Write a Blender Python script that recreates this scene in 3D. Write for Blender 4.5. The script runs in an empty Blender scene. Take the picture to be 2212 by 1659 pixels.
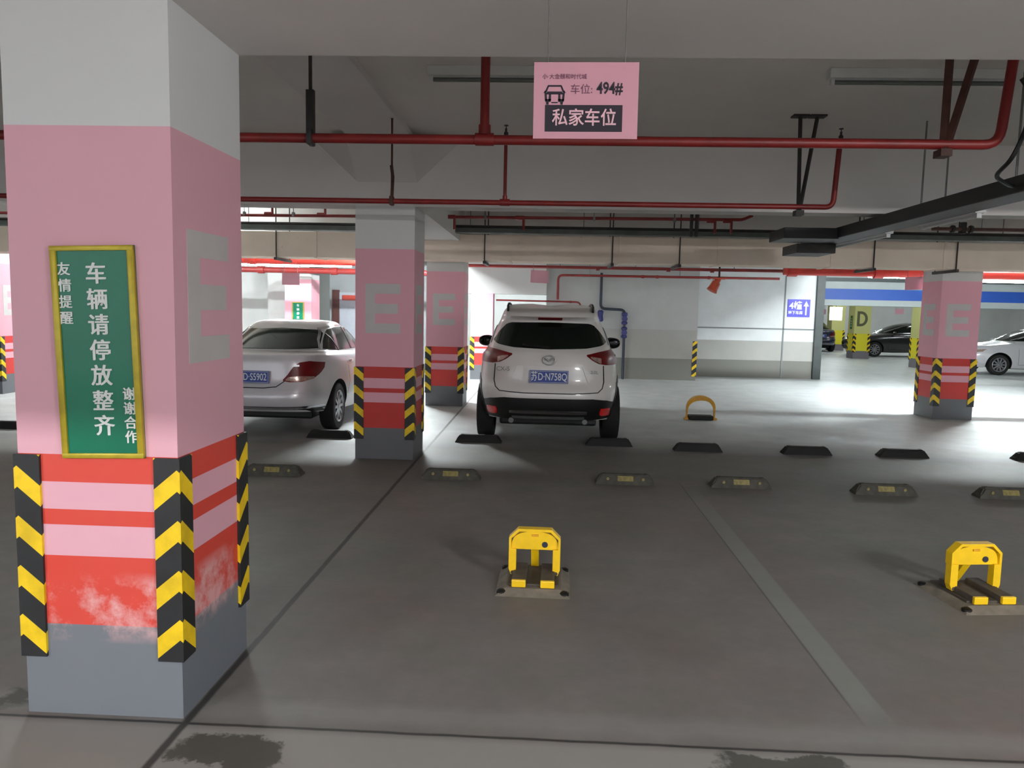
import bpy, bmesh, math, random
from math import sin, cos, pi, radians
from mathutils import Vector, Matrix
from mathutils.bvhtree import BVHTree
random.seed(7)
S = bpy.context.scene
COL = S.collection

# ------------------------------------------------------------------ camera, world, exposure
CAM_Z = 1.66
cam = bpy.data.cameras.new('camera'); cam.sensor_width = 36.0
cam.lens = 1629.8 * 36.0 / 2212.0; cam.clip_start = 0.05; cam.clip_end = 200
camera = bpy.data.objects.new('camera', cam); COL.objects.link(camera)
def camera_matrix(yaw, pitch, roll):
    fwd = Vector((0, cos(pitch), sin(pitch))); up = Vector((0, -sin(pitch), cos(pitch))); rt = Vector((1, 0, 0))
    r2 = cos(roll) * rt + sin(roll) * up; u2 = -sin(roll) * rt + cos(roll) * up
    m = Matrix((r2, u2, -fwd)).transposed()
    return Matrix.Rotation(yaw, 3, 'Z') @ m
camera.matrix_world = Matrix.Translation((0, 0, CAM_Z)) @ camera_matrix(0.04552, -0.09776, 0.02112).to_4x4()
S.camera = camera
WORLD = 3.2          # added soft fill from behind the viewer, where the rear wall is left out
w = bpy.data.worlds.new('world'); S.world = w; w.use_nodes = True
w.node_tree.nodes['Background'].inputs[0].default_value = (0.5, 0.52, 0.55, 1)
w.node_tree.nodes['Background'].inputs[1].default_value = WORLD
S.view_settings.view_transform = 'Standard'; S.view_settings.look = 'None'
S.view_settings.exposure = 0.0; S.view_settings.gamma = 1.0; S.view_settings.use_curve_mapping = False
S.cycles.use_denoising = True
S.cycles.max_bounces = 8; S.cycles.diffuse_bounces = 5; S.cycles.glossy_bounces = 3
S.cycles.sample_clamp_indirect = 6.0
# strength of the lit fluorescent tubes, by the part of the garage they hang in
TUBES = dict(rear=1000, lane=25, laneb=980, bay=1500, drive=2100, driveb=1900, drivec=650, tray=40, trayb=75, trayc=115, beyond=450, far=140)

# ------------------------------------------------------------------ materials
def lin(c):
    return tuple((v / 12.92 if v <= 0.04045 else ((v + 0.055) / 1.055) ** 2.4) for v in [x / 255.0 for x in c])
class NT:
    def __init__(s, name):
        s.m = bpy.data.materials.new(name); s.m.use_nodes = True
        s.t = s.m.node_tree; s.b = s.t.nodes['Principled BSDF']
    def n(s, typ, **kw):
        nd = s.t.nodes.new(typ)
        for k, v in kw.items():
            if k.startswith('i_'):
                key = k[2:]; key = int(key) if key.isdigit() else key.replace('_', ' ')
                s.set(nd, key, v)
            else: setattr(nd, k, v)
        return nd
    def set(s, nd, key, v):
        if isinstance(v, bpy.types.NodeSocket): s.t.links.new(v, nd.inputs[key])
        else: nd.inputs[key].default_value = v
    def math(s, op, a, b=None, c=None):
        nd = s.t.nodes.new('ShaderNodeMath'); nd.operation = op
        for i, v in enumerate((a, b, c)):
            if v is not None: s.set(nd, i, v)
        return nd.outputs[0]
    def coord(s):
        return s.n('ShaderNodeTexCoord').outputs['Object']
    def xyz(s):
        sp = s.n('ShaderNodeSeparateXYZ', i_0=s.coord()); return sp.outputs
    def noise(s, scale, detail=4, rough=0.55, vec=None):
        nd = s.n('ShaderNodeTexNoise'); s.set(nd, 'Vector', vec or s.coord())
        s.set(nd, 'Scale', scale); s.set(nd, 'Detail', detail); s.set(nd, 'Roughness', rough)
        return nd.outputs['Fac']
    def ramp(s, fac, stops, mode='LINEAR'):
        nd = s.n('ShaderNodeValToRGB'); cr = nd.color_ramp; cr.interpolation = mode
        while len(cr.elements) < len(stops): cr.elements.new(0.5)
        for e, (p, c) in zip(cr.elements, stops):
            e.position = p; e.color = (c[0], c[1], c[2], 1) if not isinstance(c, (int, float)) else (c, c, c, 1)
        s.set(nd, 0, fac); return nd.outputs['Color']
    def mix(s, fac, a, b, typ='MIX'):
        nd = s.n('ShaderNodeMix', data_type='RGBA', blend_type=typ)
        s.set(nd, 0, fac)
        for i, v in ((6, a), (7, b)):
            if isinstance(v, tuple): v = (v[0], v[1], v[2], 1)
            s.set(nd, i, v)
        return nd.outputs[2]
    def out(s, color=None, rough=0.5, metal=0.0, bump=None, bstr=0.1, bdist=0.01, spec=0.5, coat=0.0, emit=None, estr=0):
        b = s.b
        if color is not None: s.set(b, 'Base Color', (color[0], color[1], color[2], 1) if isinstance(color, tuple) else color)
        s.set(b, 'Roughness', rough); s.set(b, 'Metallic', metal); s.set(b, 'Specular IOR Level', spec)
        s.set(b, 'Coat Weight', coat); s.set(b, 'Coat Roughness', 0.08)
        if emit is not None:
            s.set(b, 'Emission Color', (emit[0], emit[1], emit[2], 1)); s.set(b, 'Emission Strength', estr)
        if bump is not None:
            bp = s.n('ShaderNodeBump'); s.set(bp, 'Height', bump); s.set(bp, 'Strength', bstr); s.set(bp, 'Distance', bdist)
            s.t.links.new(bp.outputs[0], b.inputs['Normal'])
        return s.m
def paint(name, rgb, rough=0.5, metal=0.0, var=0.12, scale=6, spec=0.5, coat=0.0, bump=0.04, bscale=60):
    t = NT(name); c = lin(rgb)
    f = t.noise(scale)
    col = t.ramp(f, [(0.3, tuple(v * (1 - var) for v in c)), (0.7, tuple(min(1, v * (1 + var)) for v in c))])
    return t.out(col, rough, metal, t.noise(bscale, 2) if bump else None, bump, 0.004, spec, coat)
M = {}
def build_materials():
    M['white_wall'] = paint('white_wall_paint', (205, 206, 204), 0.75, var=0.05, scale=1.2, bump=0.1, bscale=25)
    M['ceiling'] = paint('ceiling_paint', (222, 219, 214), 0.85, var=0.06, scale=0.8, bump=0.1, bscale=20)
    M['beam'] = paint('beam_paint', (216, 213, 210), 0.8, var=0.05, scale=0.9, bump=0.1, bscale=20)
    M['grey_wall'] = paint('grey_wall_paint', (128, 132, 134), 0.8, var=0.06, scale=1.5)
    M['red_pipe'] = paint('red_pipe_paint', (122, 28, 25), 0.45, var=0.2, scale=5)
    M['red_bright'] = paint('red_coupling_paint', (196, 52, 42), 0.4, var=0.12, scale=5)
    M['rust'] = paint('rusty_angle_iron', (74, 44, 34), 0.7, var=0.35, scale=9)
    M['dark_iron'] = paint('dark_iron', (44, 40, 38), 0.6, var=0.3, scale=12)
    M['galv'] = paint('galvanised_steel', (120, 122, 122), 0.45, metal=0.6, var=0.15, scale=7)
    M['black_tray'] = paint('black_cable_tray', (16, 18, 18), 0.55, var=0.3, scale=4)
    M['green_tray'] = paint('grey_green_tray', (72, 78, 74), 0.55, var=0.25, scale=4)
    M['black_rubber'] = paint('black_rubber', (14, 14, 13), 0.7, var=0.35, scale=14, bump=0.15)
    M['dusty_rubber'] = paint('dusty_rubber', (80, 78, 70), 0.8, var=0.3, scale=14, bump=0.15)
    M['pale_reflector'] = paint('worn_yellow_reflector', (150, 138, 84), 0.45, var=0.3, scale=40)
    M['yellow'] = paint('yellow_enamel', (238, 196, 20), 0.38, var=0.08, scale=12)
    M['yellow_dirty'] = paint('aged_yellow_enamel', (205, 148, 24), 0.45, var=0.2, scale=12)
    M['dirty_steel'] = paint('dusty_base_plate', (116, 110, 98), 0.75, var=0.25, scale=14, bump=0.2)
    M['dark_steel'] = paint('dark_dusty_steel', (74, 68, 60), 0.7, var=0.3, scale=14)
    M['hole'] = paint('bolt_black', (14, 14, 14), 0.5, var=0.2)
    M['sign_green'] = paint('green_sign_board', (6, 112, 84), 0.2, var=0.08, scale=3, spec=0.35, coat=0.1, bump=0)
    M['sign_frame'] = paint('brassy_sign_frame', (178, 160, 40), 0.3, metal=0.25, var=0.15, scale=14)
    M['sign_white'] = paint('white_lettering', (226, 230, 226), 0.5, var=0.04)
    M['letter_grey'] = paint('grey_white_letter', (196, 192, 190), 0.6, var=0.04)
    M['letter_dark'] = paint('dark_letter', (92, 92, 66), 0.6, var=0.1)
    M['pink_card'] = paint('pink_card', (208, 152, 166), 0.45, var=0.03, scale=4)
    M['ink'] = paint('black_ink', (34, 28, 40), 0.5, var=0.1)
    M['ink_soft'] = paint('purple_ink', (112, 66, 88), 0.5, var=0.1)
    M['pink_letter'] = paint('pink_lettering', (232, 186, 196), 0.5, var=0.04)
    M['string'] = paint('grey_string', (110, 108, 104), 0.6, var=0.1)
    M['blue_sign'] = paint('blue_sign_board', (58, 52, 198), 0.4, var=0.05)
    M['blue_band'] = paint('blue_band_paint', (26, 70, 150), 0.5, var=0.06)
    M['blue_valve'] = paint('blue_valve_paint', (44, 48, 110), 0.5, var=0.2)
    M['navy_pipe'] = paint('dark_blue_pipe', (34, 42, 58), 0.5, var=0.2)
    M['lamp_body'] = paint('lamp_housing', (205, 208, 206), 0.4, var=0.04)
    M['tube_off'] = paint('unlit_tube', (96, 104, 98), 0.25, var=0.05, bump=0)
    M['orange'] = paint('orange_red_paint', (176, 66, 36), 0.5, var=0.2, scale=9)
    M['brown'] = paint('brown_door_frame', (62, 30, 26), 0.5, var=0.1)
    M['door_grey'] = paint('grey_door', (150, 156, 164), 0.5, var=0.05)
    M['car_white'] = paint('pearl_white_car_paint', (222, 218, 214), 0.3, var=0.01, coat=0.7, bump=0)
    M['car_silver'] = paint('silver_car_paint', (210, 208, 212), 0.30, metal=0.2, var=0.01, coat=0.6, bump=0)
    M['car_black'] = paint('black_car_paint', (20, 18, 18), 0.25, var=0.02, coat=0.7, bump=0)
    M['car_blue'] = paint('dark_blue_car_paint', (24, 30, 52), 0.3, metal=0.3, var=0.02, coat=0.7, bump=0)
    M['glass'] = paint('dark_car_glass', (12, 17, 14), 0.1, var=0.1, spec=0.2, coat=0.0, bump=0)
    M['tail_red'] = paint('red_lamp_lens', (104, 8, 12), 0.3, var=0.15, scale=14, spec=0.3, coat=0.0, bump=0)
    M['tail_clear'] = paint('clear_lamp_lens', (178, 150, 140), 0.15, metal=0.4, var=0.3, scale=40, coat=0.8, bump=0)
    M['reflector_red'] = paint('red_bumper_reflector', (214, 24, 26), 0.2, var=0.2, scale=40, coat=0.5)
    M['chrome'] = paint('chrome_trim', (200, 200, 204), 0.15, metal=1.0, var=0.03, bump=0)
    M['black_plastic'] = paint('black_car_plastic', (16, 16, 16), 0.5, var=0.15, scale=20)
    M['seam'] = paint('panel_gap', (30, 28, 28), 0.7, var=0.1)
    M['plate_blue'] = paint('blue_licence_plate', (32, 62, 148), 0.35, var=0.05)
    M['tyre'] = paint('tyre_rubber', (18, 18, 18), 0.8, var=0.2, scale=20)
    M['alloy'] = paint('alloy_rim', (160, 160, 164), 0.3, metal=0.7, var=0.06)
    M['red_sign'] = paint('dark_red_sign', (150, 46, 30), 0.5, var=0.2, scale=9)
    M['rail'] = paint('dark_steel_rail', (52, 60, 60), 0.5, var=0.15)
    M['shutter'] = paint('grey_shutter_box', (150, 158, 158), 0.5, var=0.06, scale=2)
    # lit tubes
    for zone, e in TUBES.items():
        t = NT('lit_tube_' + zone); M['tube_' + zone] = t.out((0.9, 0.95, 1.0), 0.4, emit=(1.0, 0.975, 0.985) if zone in ('rear', 'lane', 'laneb') else (0.90, 0.985, 1.0), estr=e)
    t = NT('lit_box'); M['light_box'] = t.out((0.9, 0.95, 1.0), 0.4, emit=(0.95, 1.0, 0.97), estr=4)
    # pillars: painted bands by height
    def pillar_mat(name, pink, red, base, top, zs, scuff=True):
        t = NT(name); z = t.xyz()[2]
        stops = [(0, lin(base)), (zs[0], lin(red)), (zs[1], lin(pink)), (zs[2], lin(red)), (zs[3], lin(pink)), (zs[4], lin(red)), (zs[5], lin(pink)), (zs[6], lin(top))]
        f = t.math('DIVIDE', z, 4.0)
        col = t.ramp(f, [(p / 4.0, c) for p, c in stops], 'CONSTANT')
        if scuff:
            n1 = t.noise(7, 8, 0.7); n2 = t.noise(2.2, 3)
            k = t.ramp(t.math('MULTIPLY', n1, n2), [(0.20, 0.0), (0.30, 0.85)])
            lo = t.math('SMOOTH_MIN', t.math('MULTIPLY', t.math('SUBTRACT', z, 0.30), 14), t.math('MULTIPLY', t.math('SUBTRACT', 0.60, z), 14), 0.2)
            lo = t.math('MINIMUM', t.math('MAXIMUM', lo, 0.0), 1.0)
            col = t.mix(t.math('MULTIPLY', k, lo), col, lin((226, 178, 178)))
        col = t.mix(t.ramp(t.noise(3, 5), [(0.3, 0.06), (0.75, 0.0)]), col, (0.3, 0.28, 0.27))
        return t.out(col, 0.5, bump=t.noise(30, 3), bstr=0.05, bdist=0.003)
    M['pillar_pink'] = pillar_mat('pink_pillar_paint', (226, 170, 184), (216, 66, 50), (112, 118, 126), (214, 216, 216), (0.36, 0.65, 0.78, 0.83, 0.94, 1.06, 2.30))
    M['pillar_pink_far'] = pillar_mat('pink_pillar_paint_smooth', (226, 164, 178), (192, 38, 30), (96, 98, 102), (206, 206, 204), (0.33, 0.62, 0.73, 0.77, 0.88, 1.01, 2.27), False)
    t = NT('yellow_pillar_paint'); z = t.xyz()[2]
    col = t.ramp(t.math('DIVIDE', z, 4.0), [(0, lin((120, 114, 120))), (0.30 / 4, lin((226, 214, 44))), (1.0 / 4, lin((206, 204, 132)))], 'CONSTANT')
    M['pillar_yellow'] = t.out(t.mix(t.noise(4), col, lin((196, 190, 120)), 'MIX') if False else col, 0.5, bump=t.noise(30, 3), bstr=0.05)
    # corner guards: chevrons
    t = NT('chevron_guard'); x, y, z = t.xyz()
    d = t.math('ADD', t.math('ABSOLUTE', x), t.math('ABSOLUTE', y))
    v = t.math('ADD', z, t.math('MULTIPLY', d, 0.85))
    fr = t.math('FRACT', t.math('DIVIDE', t.math('SUBTRACT', v, 0.025), 0.2))
    k = t.math('GREATER_THAN', fr, 0.58)
    dirt = t.ramp(t.noise(9, 6), [(0.35, 0.75), (0.6, 1.0)])
    col = t.mix(k, lin((34, 36, 38)), lin((244, 206, 16)))
    M['guard'] = t.out(t.mix(1.0, col, dirt, 'MULTIPLY'), 0.5, bump=t.noise(50, 2), bstr=0.05)
    # beige duct with faint seams
    t = NT('beige_duct'); x, y, z = t.xyz()
    f = t.noise(1.5, 5); col = t.ramp(f, [(0.3, lin((220, 203, 184))), (0.7, lin((236, 219, 202)))])
    spots = t.ramp(t.noise(9, 6, 0.8), [(0.62, 0.0), (0.7, 0.5)])
    col = t.mix(spots, col, lin((112, 96, 76)))
    M['duct'] = t.out(col, 0.7, bump=f, bstr=0.1)
    # banded far walls
    def wall_bands(name, zb, zd, top=(226, 230, 232)):
        t = NT(name); z = t.xyz()[2]
        col = t.ramp(t.math('DIVIDE', z, 4.0), [(0, lin((122, 122, 116))), (zb / 4, lin((176, 176, 172))), (zd / 4, lin(top))], 'CONSTANT')
        col = t.mix(t.ramp(t.noise(2.5, 6), [(0.35, 0.12), (0.7, 0.0)]), col, lin((120, 118, 110)))
        return t.out(col, 0.7, bump=t.noise(20, 3), bstr=0.06)
    M['wall_banded'] = wall_bands('banded_wall_paint', 0.46, 0.98)
    M['wall_banded_shaded'] = wall_bands('banded_wall_paint_shaded', 0.52, 1.24, (186, 189, 188))  # second one: upper wall greyed to paint in the shade falling there
    # floor
    t = NT('concrete_floor'); x, y, z = t.xyz()
    co = t.coord()
    big = t.noise(0.55, 6, 0.6); fine = t.noise(14, 6, 0.65); mid = t.noise(2.6, 6, 0.62)
    near = t.ramp(big, [(0.3, lin((116, 116, 113))), (0.55, lin((126, 121, 118))), (0.75, lin((130, 130, 125)))])
    hue = t.noise(0.9, 4, 0.6, t.n('ShaderNodeVectorMath', operation='ADD', i_0=co, i_1=(7.3, 1.1, 0)).outputs[0])
    near = t.mix(t.ramp(hue, [(0.42, 0.0), (0.58, 0.8)]), near, t.mix(t.ramp(big, [(0.35, 0.0), (0.65, 1.0)]), lin((128, 113, 109)), lin((114, 121, 113))))
    near = t.mix(t.ramp(mid, [(0.35, 0.30), (0.65, 0.0)]), near, lin((92, 92, 88)))
    near = t.mix(t.ramp(fine, [(0.3, 0.14), (0.7, 0.0)]), near, lin((70, 68, 64)))
    def band(v, a, b, soft):      # 1 between a and b
        u = t.math('DIVIDE', t.math('SUBTRACT', v, a), soft); q = t.math('DIVIDE', t.math('SUBTRACT', b, v), soft)
        return t.math('MAXIMUM', t.math('MINIMUM', t.math('MINIMUM', u, q), 1.0), 0.0)
    wob = t.math('MULTIPLY', t.math('SUBTRACT', t.noise(5, 5), 0.5), 0.10)
    wx = t.math('ADD', x, wob); wy = t.math('ADD', y, wob)
    # driveway coating beyond the parking rows, smoother and paler
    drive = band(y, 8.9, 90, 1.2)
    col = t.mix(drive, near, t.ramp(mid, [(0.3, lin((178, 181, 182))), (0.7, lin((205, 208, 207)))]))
    # pale worn strip between two bays
    tx = t.math('ADD', x, t.math('MULTIPLY', wob, 0.12))
    strip = t.math('MULTIPLY', band(tx, 1.335, 1.475, 0.012), t.math('MULTIPLY', band(wy, 2.96, 9.0, 0.25), band(wy, 0, 7.4, 2.2)))
    col = t.mix(t.math('MULTIPLY', strip, 0.5), col, lin((138, 144, 138)))
    sl = t.math('MULTIPLY', band(x, 1.325, 1.34, 0.006), band(wy, 2.98, 7.5, 0.3))
    col = t.mix(t.math('MULTIPLY', sl, 0.6), col, lin((62, 60, 58)))
    col = t.mix(t.math('MULTIPLY', band(y, -12, 2.79, 0.05), 0.6), col, lin((156, 155, 151)))
    # dark joints and the paler edge of the lane slab
    lane = band(wy, 2.80, 3.02, 0.08)
    col = t.mix(t.math('MULTIPLY', lane, 0.45), col, lin((140, 140, 138)))
    jw = t.math('MULTIPLY', t.math('SUBTRACT', t.noise(6, 4), 0.5), 0.012)
    j1 = t.math('MULTIPLY', band(t.math('ADD', x, jw), -1.42, -1.375, 0.012), band(y, -9, 60, 0.05))
    j2 = band(t.math('ADD', y, jw), 2.775, 2.80, 0.008)
    j3 = band(t.math('ADD', y, jw), 8.72, 8.745, 0.01)
    jj = t.math('MAXIMUM', j1, j2)
    col = t.mix(t.math('MULTIPLY', jj, 0.85), col, lin((38, 38, 37)))
    # damp dark patches near the lane edge
    wob2 = t.math('MULTIPLY', t.math('SUBTRACT', t.noise(9, 6, 0.65), 0.5), 0.26); wx = t.math('ADD', x, wob2); wy = t.math('ADD', y, wob2)
    p1 = t.math('MULTIPLY', band(wx, -1.36, -0.93, 0.03), band(wy, 2.52, 2.72, 0.02))
    p2 = t.math('MULTIPLY', band(wx, 0.66, 1.16, 0.03), band(wy, 2.60, 2.755, 0.02))
    p3 = t.math('MULTIPLY', band(wx, -2.28, -2.08, 0.04), band(wy, 2.84, 3.02, 0.05))
    pp = t.math('MAXIMUM', t.math('MAXIMUM', p1, p2), p3)
    col = t.mix(t.math('MULTIPLY', pp, 0.8), col, lin((58, 58, 50)))
    rough = t.ramp(t.noise(1.3, 5), [(0.3, 0.36), (0.7, 0.55)])
    rr = t.mix(drive, (0.62, 0.62, 0.62), rough)
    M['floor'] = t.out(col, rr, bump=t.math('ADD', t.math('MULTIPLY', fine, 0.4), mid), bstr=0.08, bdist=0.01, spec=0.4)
build_materials()
# ------------------------------------------------------------------ mesh helpers
class MB:
    """collects faces; build() links them as ONE mesh object"""
    def __init__(s): s.v = []; s.f = []; s.m = []
    def add(s, vs, fs, mi=0):
        o = len(s.v); s.v += [tuple(p) for p in vs]
        s.f += [tuple(i + o for i in f) for f in fs]; s.m += [mi] * len(fs); return s
    def box(s, a, b, mi=0, bev=0.0):
        x0, y0, z0 = [min(p, q) for p, q in zip(a, b)]; x1, y1, z1 = [max(p, q) for p, q in zip(a, b)]
        if bev <= 0:
            vs = [(x0, y0, z0), (x1, y0, z0), (x1, y1, z0), (x0, y1, z0), (x0, y0, z1), (x1, y0, z1), (x1, y1, z1), (x0, y1, z1)]
            return s.add(vs, [(3, 2, 1, 0), (4, 5, 6, 7), (0, 1, 5, 4), (1, 2, 6, 5), (2, 3, 7, 6), (3, 0, 4, 7)], mi)
        bm = bmesh.new(); bmesh.ops.create_cube(bm, size=1)
        for v in bm.verts: v.co = Vector(((x0 + x1) / 2 + v.co.x * (x1 - x0), (y0 + y1) / 2 + v.co.y * (y1 - y0), (z0 + z1) / 2 + v.co.z * (z1 - z0)))
        bmesh.ops.bevel(bm, geom=bm.edges[:], offset=bev, segments=2, affect='EDGES', profile=0.6)
        return s.bm(bm, mi)
    def bm(s, bm, mi=0):
        bm.verts.index_update()
        s.add([v.co[:] for v in bm.verts], [[v.index for v in f.verts] for f in bm.faces], mi); bm.free(); return s
    def prism(s, poly, fn, t0, t1, mi=0):
        """polygon (u,v) list, fn(u,v,t)->xyz, extruded from t0 to t1"""
        n = len(poly)
        vs = [fn(u, v, t0) for u, v in poly] + [fn(u, v, t1) for u, v in poly]
        fs = [tuple(range(n))[::-1], tuple(range(n, 2 * n))] + [(i, (i + 1) % n, n + (i + 1) % n, n + i) for i in range(n)]
        return s.add(vs, fs, mi)
    def tube(s, pts, r, seg=10, mi=0, caps=True):
        pts = [Vector(p) for p in pts]; n = len(pts); rs = r if isinstance(r, (list, tuple)) else [r] * n
        vs = []; fs = []; ref = None
        for i, p in enumerate(pts):
            d = (pts[min(i + 1, n - 1)] - pts[max(i - 1, 0)]).normalized()
            if ref is None:
                ref = Vector((0, 0, 1)) if abs(d.z) < 0.9 else Vector((1, 0, 0))
            a = d.cross(ref).normalized(); b = d.cross(a).normalized(); ref = a.cross(d).normalized() if a.length else ref
            for k in range(seg):
                t = 2 * pi * k / seg; vs.append(p + a * cos(t) * rs[i] + b * sin(t) * rs[i])
        for i in range(n - 1):
            for k in range(seg):
                k2 = (k + 1) % seg; fs.append((i * seg + k, i * seg + k2, (i + 1) * seg + k2, (i + 1) * seg + k))
        if caps: fs += [tuple(range(seg))[::-1], tuple(range((n - 1) * seg, n * seg))]
        return s.add(vs, fs, mi)
    def lathe(s, prof, seg=24, origin=(0, 0, 0), axis='z', mi=0, caps=True):
        """profile of (radius, height) pairs about an axis through origin"""
        vs = []; fs = []; n = len(prof)
        for r, h in prof:
            for k in range(seg):
                t = 2 * pi * k / seg; c = (r * cos(t), r * sin(t), h)
                if axis == 'x': c = (c[2], c[0], c[1])
                elif axis == 'y': c = (c[0], c[2], c[1])
                vs.append(tuple(a + b for a, b in zip(c, origin)))
        for i in range(n - 1):
            for k in range(seg):
                k2 = (k + 1) % seg; fs.append((i * seg + k, i * seg + k2, (i + 1) * seg + k2, (i + 1) * seg + k))
        if caps: fs += [tuple(range(seg))[::-1], tuple(range((n - 1) * seg, n * seg))]
        return s.add(vs, fs, mi)
    def mesh(s, name, mats):
        me = bpy.data.meshes.new(name); me.from_pydata(s.v, [], s.f)
        for m in (mats if isinstance(mats, (list, tuple)) else [mats]): me.materials.append(m)
        me.polygons.foreach_set('material_index', s.m); me.validate()
        bm = bmesh.new(); bm.from_mesh(me); bmesh.ops.recalc_face_normals(bm, faces=bm.faces[:]); bm.to_mesh(me); bm.free()
        return me
    def build(s, name, mats, parent=None, smooth=0, loc=None):
        me = s.mesh(name, mats); return link(name, me, parent, smooth, loc)
def link(name, me, parent=None, smooth=0, loc=None):
    if smooth:
        me.polygons.foreach_set('use_smooth', [True] * len(me.polygons)); me.set_sharp_from_angle(angle=radians(smooth))
    o = bpy.data.objects.new(name, me); COL.objects.link(o)
    if parent is not None: o.parent = parent
    if loc is not None: o.location = loc
    return o
def tag(o, label, cat, group=None, kind=None):
    o['label'] = label; o['category'] = cat
    if group: o['group'] = group
    if kind: o['kind'] = kind
    return o
def thing(name, label, cat, loc=(0, 0, 0), rz=0.0, group=None, kind='thing'):
    o = bpy.data.objects.new(name, None); COL.objects.link(o); o.empty_display_size = 0.2
    o.location = loc; o.rotation_euler = (0, 0, rz); return tag(o, label, cat, group, kind)
def struct(name, mb, mats, label, cat, smooth=0):
    o = mb.build(name, mats, None, smooth); return tag(o, label, cat, None, 'structure')
KIDS = {}
def dup(root, loc, rz, label, group=None):
    """a copy of a thing with copies of its parts and sub-parts"""
    r = root.copy(); COL.objects.link(r); r.location = loc; r.rotation_euler = (0, 0, rz); r['label'] = label
    if group: r['group'] = group
    for ch in list(root.children):
        c = ch.copy(); COL.objects.link(c); c.parent = r
        for g in ch.children:
            d = g.copy(); COL.objects.link(d); d.parent = c
    return r
def text_mesh(body, size, depth=0.002, bold=0.0, align='CENTER', sx=1.0, ls=1.0):
    """lettering as a flat extruded mesh, upright in XZ, centred, facing -Y"""
    cu = bpy.data.curves.new('lettering', 'FONT'); cu.body = body; cu.size = size; cu.extrude = depth; cu.offset = bold
    cu.align_x = align; cu.align_y = 'CENTER'; cu.resolution_u = 3; cu.space_line = ls
    ob = bpy.data.objects.new('lettering', cu); COL.objects.link(ob)
    dg = bpy.context.evaluated_depsgraph_get(); dg.update()
    me = bpy.data.meshes.new_from_object(ob.evaluated_get(dg))
    bpy.data.objects.remove(ob); bpy.data.curves.remove(cu)
    me.transform(Matrix.Scale(sx, 4, (1, 0, 0))); me.transform(Matrix.Rotation(pi / 2, 4, 'X'))
    return me
def put_text(body, size, mat, parent, loc, name='lettering', rz=0.0, **kw):
    me = text_mesh(body, size, **kw); me.materials.clear(); me.materials.append(mat)
    o = link(name, me, parent); o.location = loc; o.rotation_euler = (0, 0, rz); return o

def put_column(chars, size, pitch, mat, parent, x, z_top, y, name='lettering'):
    """one mesh of characters written from top to bottom"""
    bm = bmesh.new()
    for i, ch in enumerate(chars):
        me = text_mesh(ch, size, .001, size * .006)
        c = [v.co for v in me.vertices]; cx_ = (min(p.x for p in c) + max(p.x for p in c)) / 2; cz_ = (min(p.z for p in c) + max(p.z for p in c)) / 2
        me.transform(Matrix.Translation((x - cx_ - size * .022, y, z_top - pitch * (i + .5) - cz_)))
        for k in range(3):                                   # strokes thickened by overlapping passes
            bm.from_mesh(me); me.transform(Matrix.Translation((size * .022, -.0003, size * .012 * (1 - k))))
        bpy.data.meshes.remove(me)
    me = bpy.data.meshes.new(name); bm.to_mesh(me); bm.free(); me.materials.append(mat)
    return link(name, me, parent)

# ------------------------------------------------------------------ car kit
def ring_pts(r, N):
    """one horizontal contour of a car body: superellipse in plan, z eased from rear to front"""
    out = []; L = r['yf'] - r['yr']; n = r.get('n', 5.0)
    for k in range(N):
        t = 2 * pi * (k + 0.5) / N; c, s_ = cos(t), sin(t)
        e = 2.0 / n
        x = r['w'] * math.copysign(abs(c) ** e, c); u = 0.5 + 0.5 * math.copysign(abs(s_) ** e, s_)
        ax = (x / r['w']) ** 2
        y = r['yr'] + L * u
        y += (1 - u) ** 3 * r.get('bow', 0.06) * ax - u ** 3 * r.get('bowf', 0.15) * ax
        z = r['zr'] * (1 - u) * (1 - 2 * u) + r['zs'] * 4 * u * (1 - u) + r['zf'] * u * (2 * u - 1) if True else 0
        z += r.get('cr', 0.0) * (1 - ax)
        tw = r.get('taper', 0.0); x *= 1 - tw * (2 * u - 1) ** 2 if u > 0.5 else 1 - r.get('taper_r', tw) * (1 - 2 * u) ** 2
        out.append(Vector((x, y, z)))
    return out
def car_shell(rings, N=72, sub=4):
    R = [ring_pts(r, N) for r in rings]
    sharp = [r.get('sharp', False) for r in rings]
    rows = []
    for i in range(len(R) - 1):
        p1, p2 = R[i], R[i + 1]
        p0 = R[i - 1] if i > 0 and not sharp[i] else None
        p3 = R[i + 2] if i + 2 < len(R) and not sharp[i + 1] else None
        for j in range(sub):
            t = j / sub; row = []
            for k in range(N):
                a, b = p1[k], p2[k]
                m1 = (b - p0[k]) * 0.5 if p0 else (b - a); m2 = (p3[k] - a) * 0.5 if p3 else (b - a)
                h = (2 * t ** 3 - 3 * t ** 2 + 1) * a + (t ** 3 - 2 * t ** 2 + t) * m1 + (-2 * t ** 3 + 3 * t ** 2) * b + (t ** 3 - t ** 2) * m2
                row.append(h)
            rows.append(row)
    rows.append(R[-1])
    mb = MB(); vs = [p for row in rows for p in row]; fs = []
    for i in range(len(rows) - 1):
        for k in range(N):
            k2 = (k + 1) % N; fs.append((i * N + k, i * N + k2, (i + 1) * N + k2, (i + 1) * N + k))
    c0 = len(vs); vs.append(sum(rows[0], Vector()) / N); c1 = len(vs); vs.append(sum(rows[-1], Vector()) / N + Vector((0, 0, rings[-1].get('top', 0.0))))
    T = (len(rows) - 1) * N
    for k in range(N):
        k2 = (k + 1) % N; fs.append((c0, k2, k)); fs.append((c1, T + k, T + k2))
    return mb.add(vs, fs)
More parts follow.
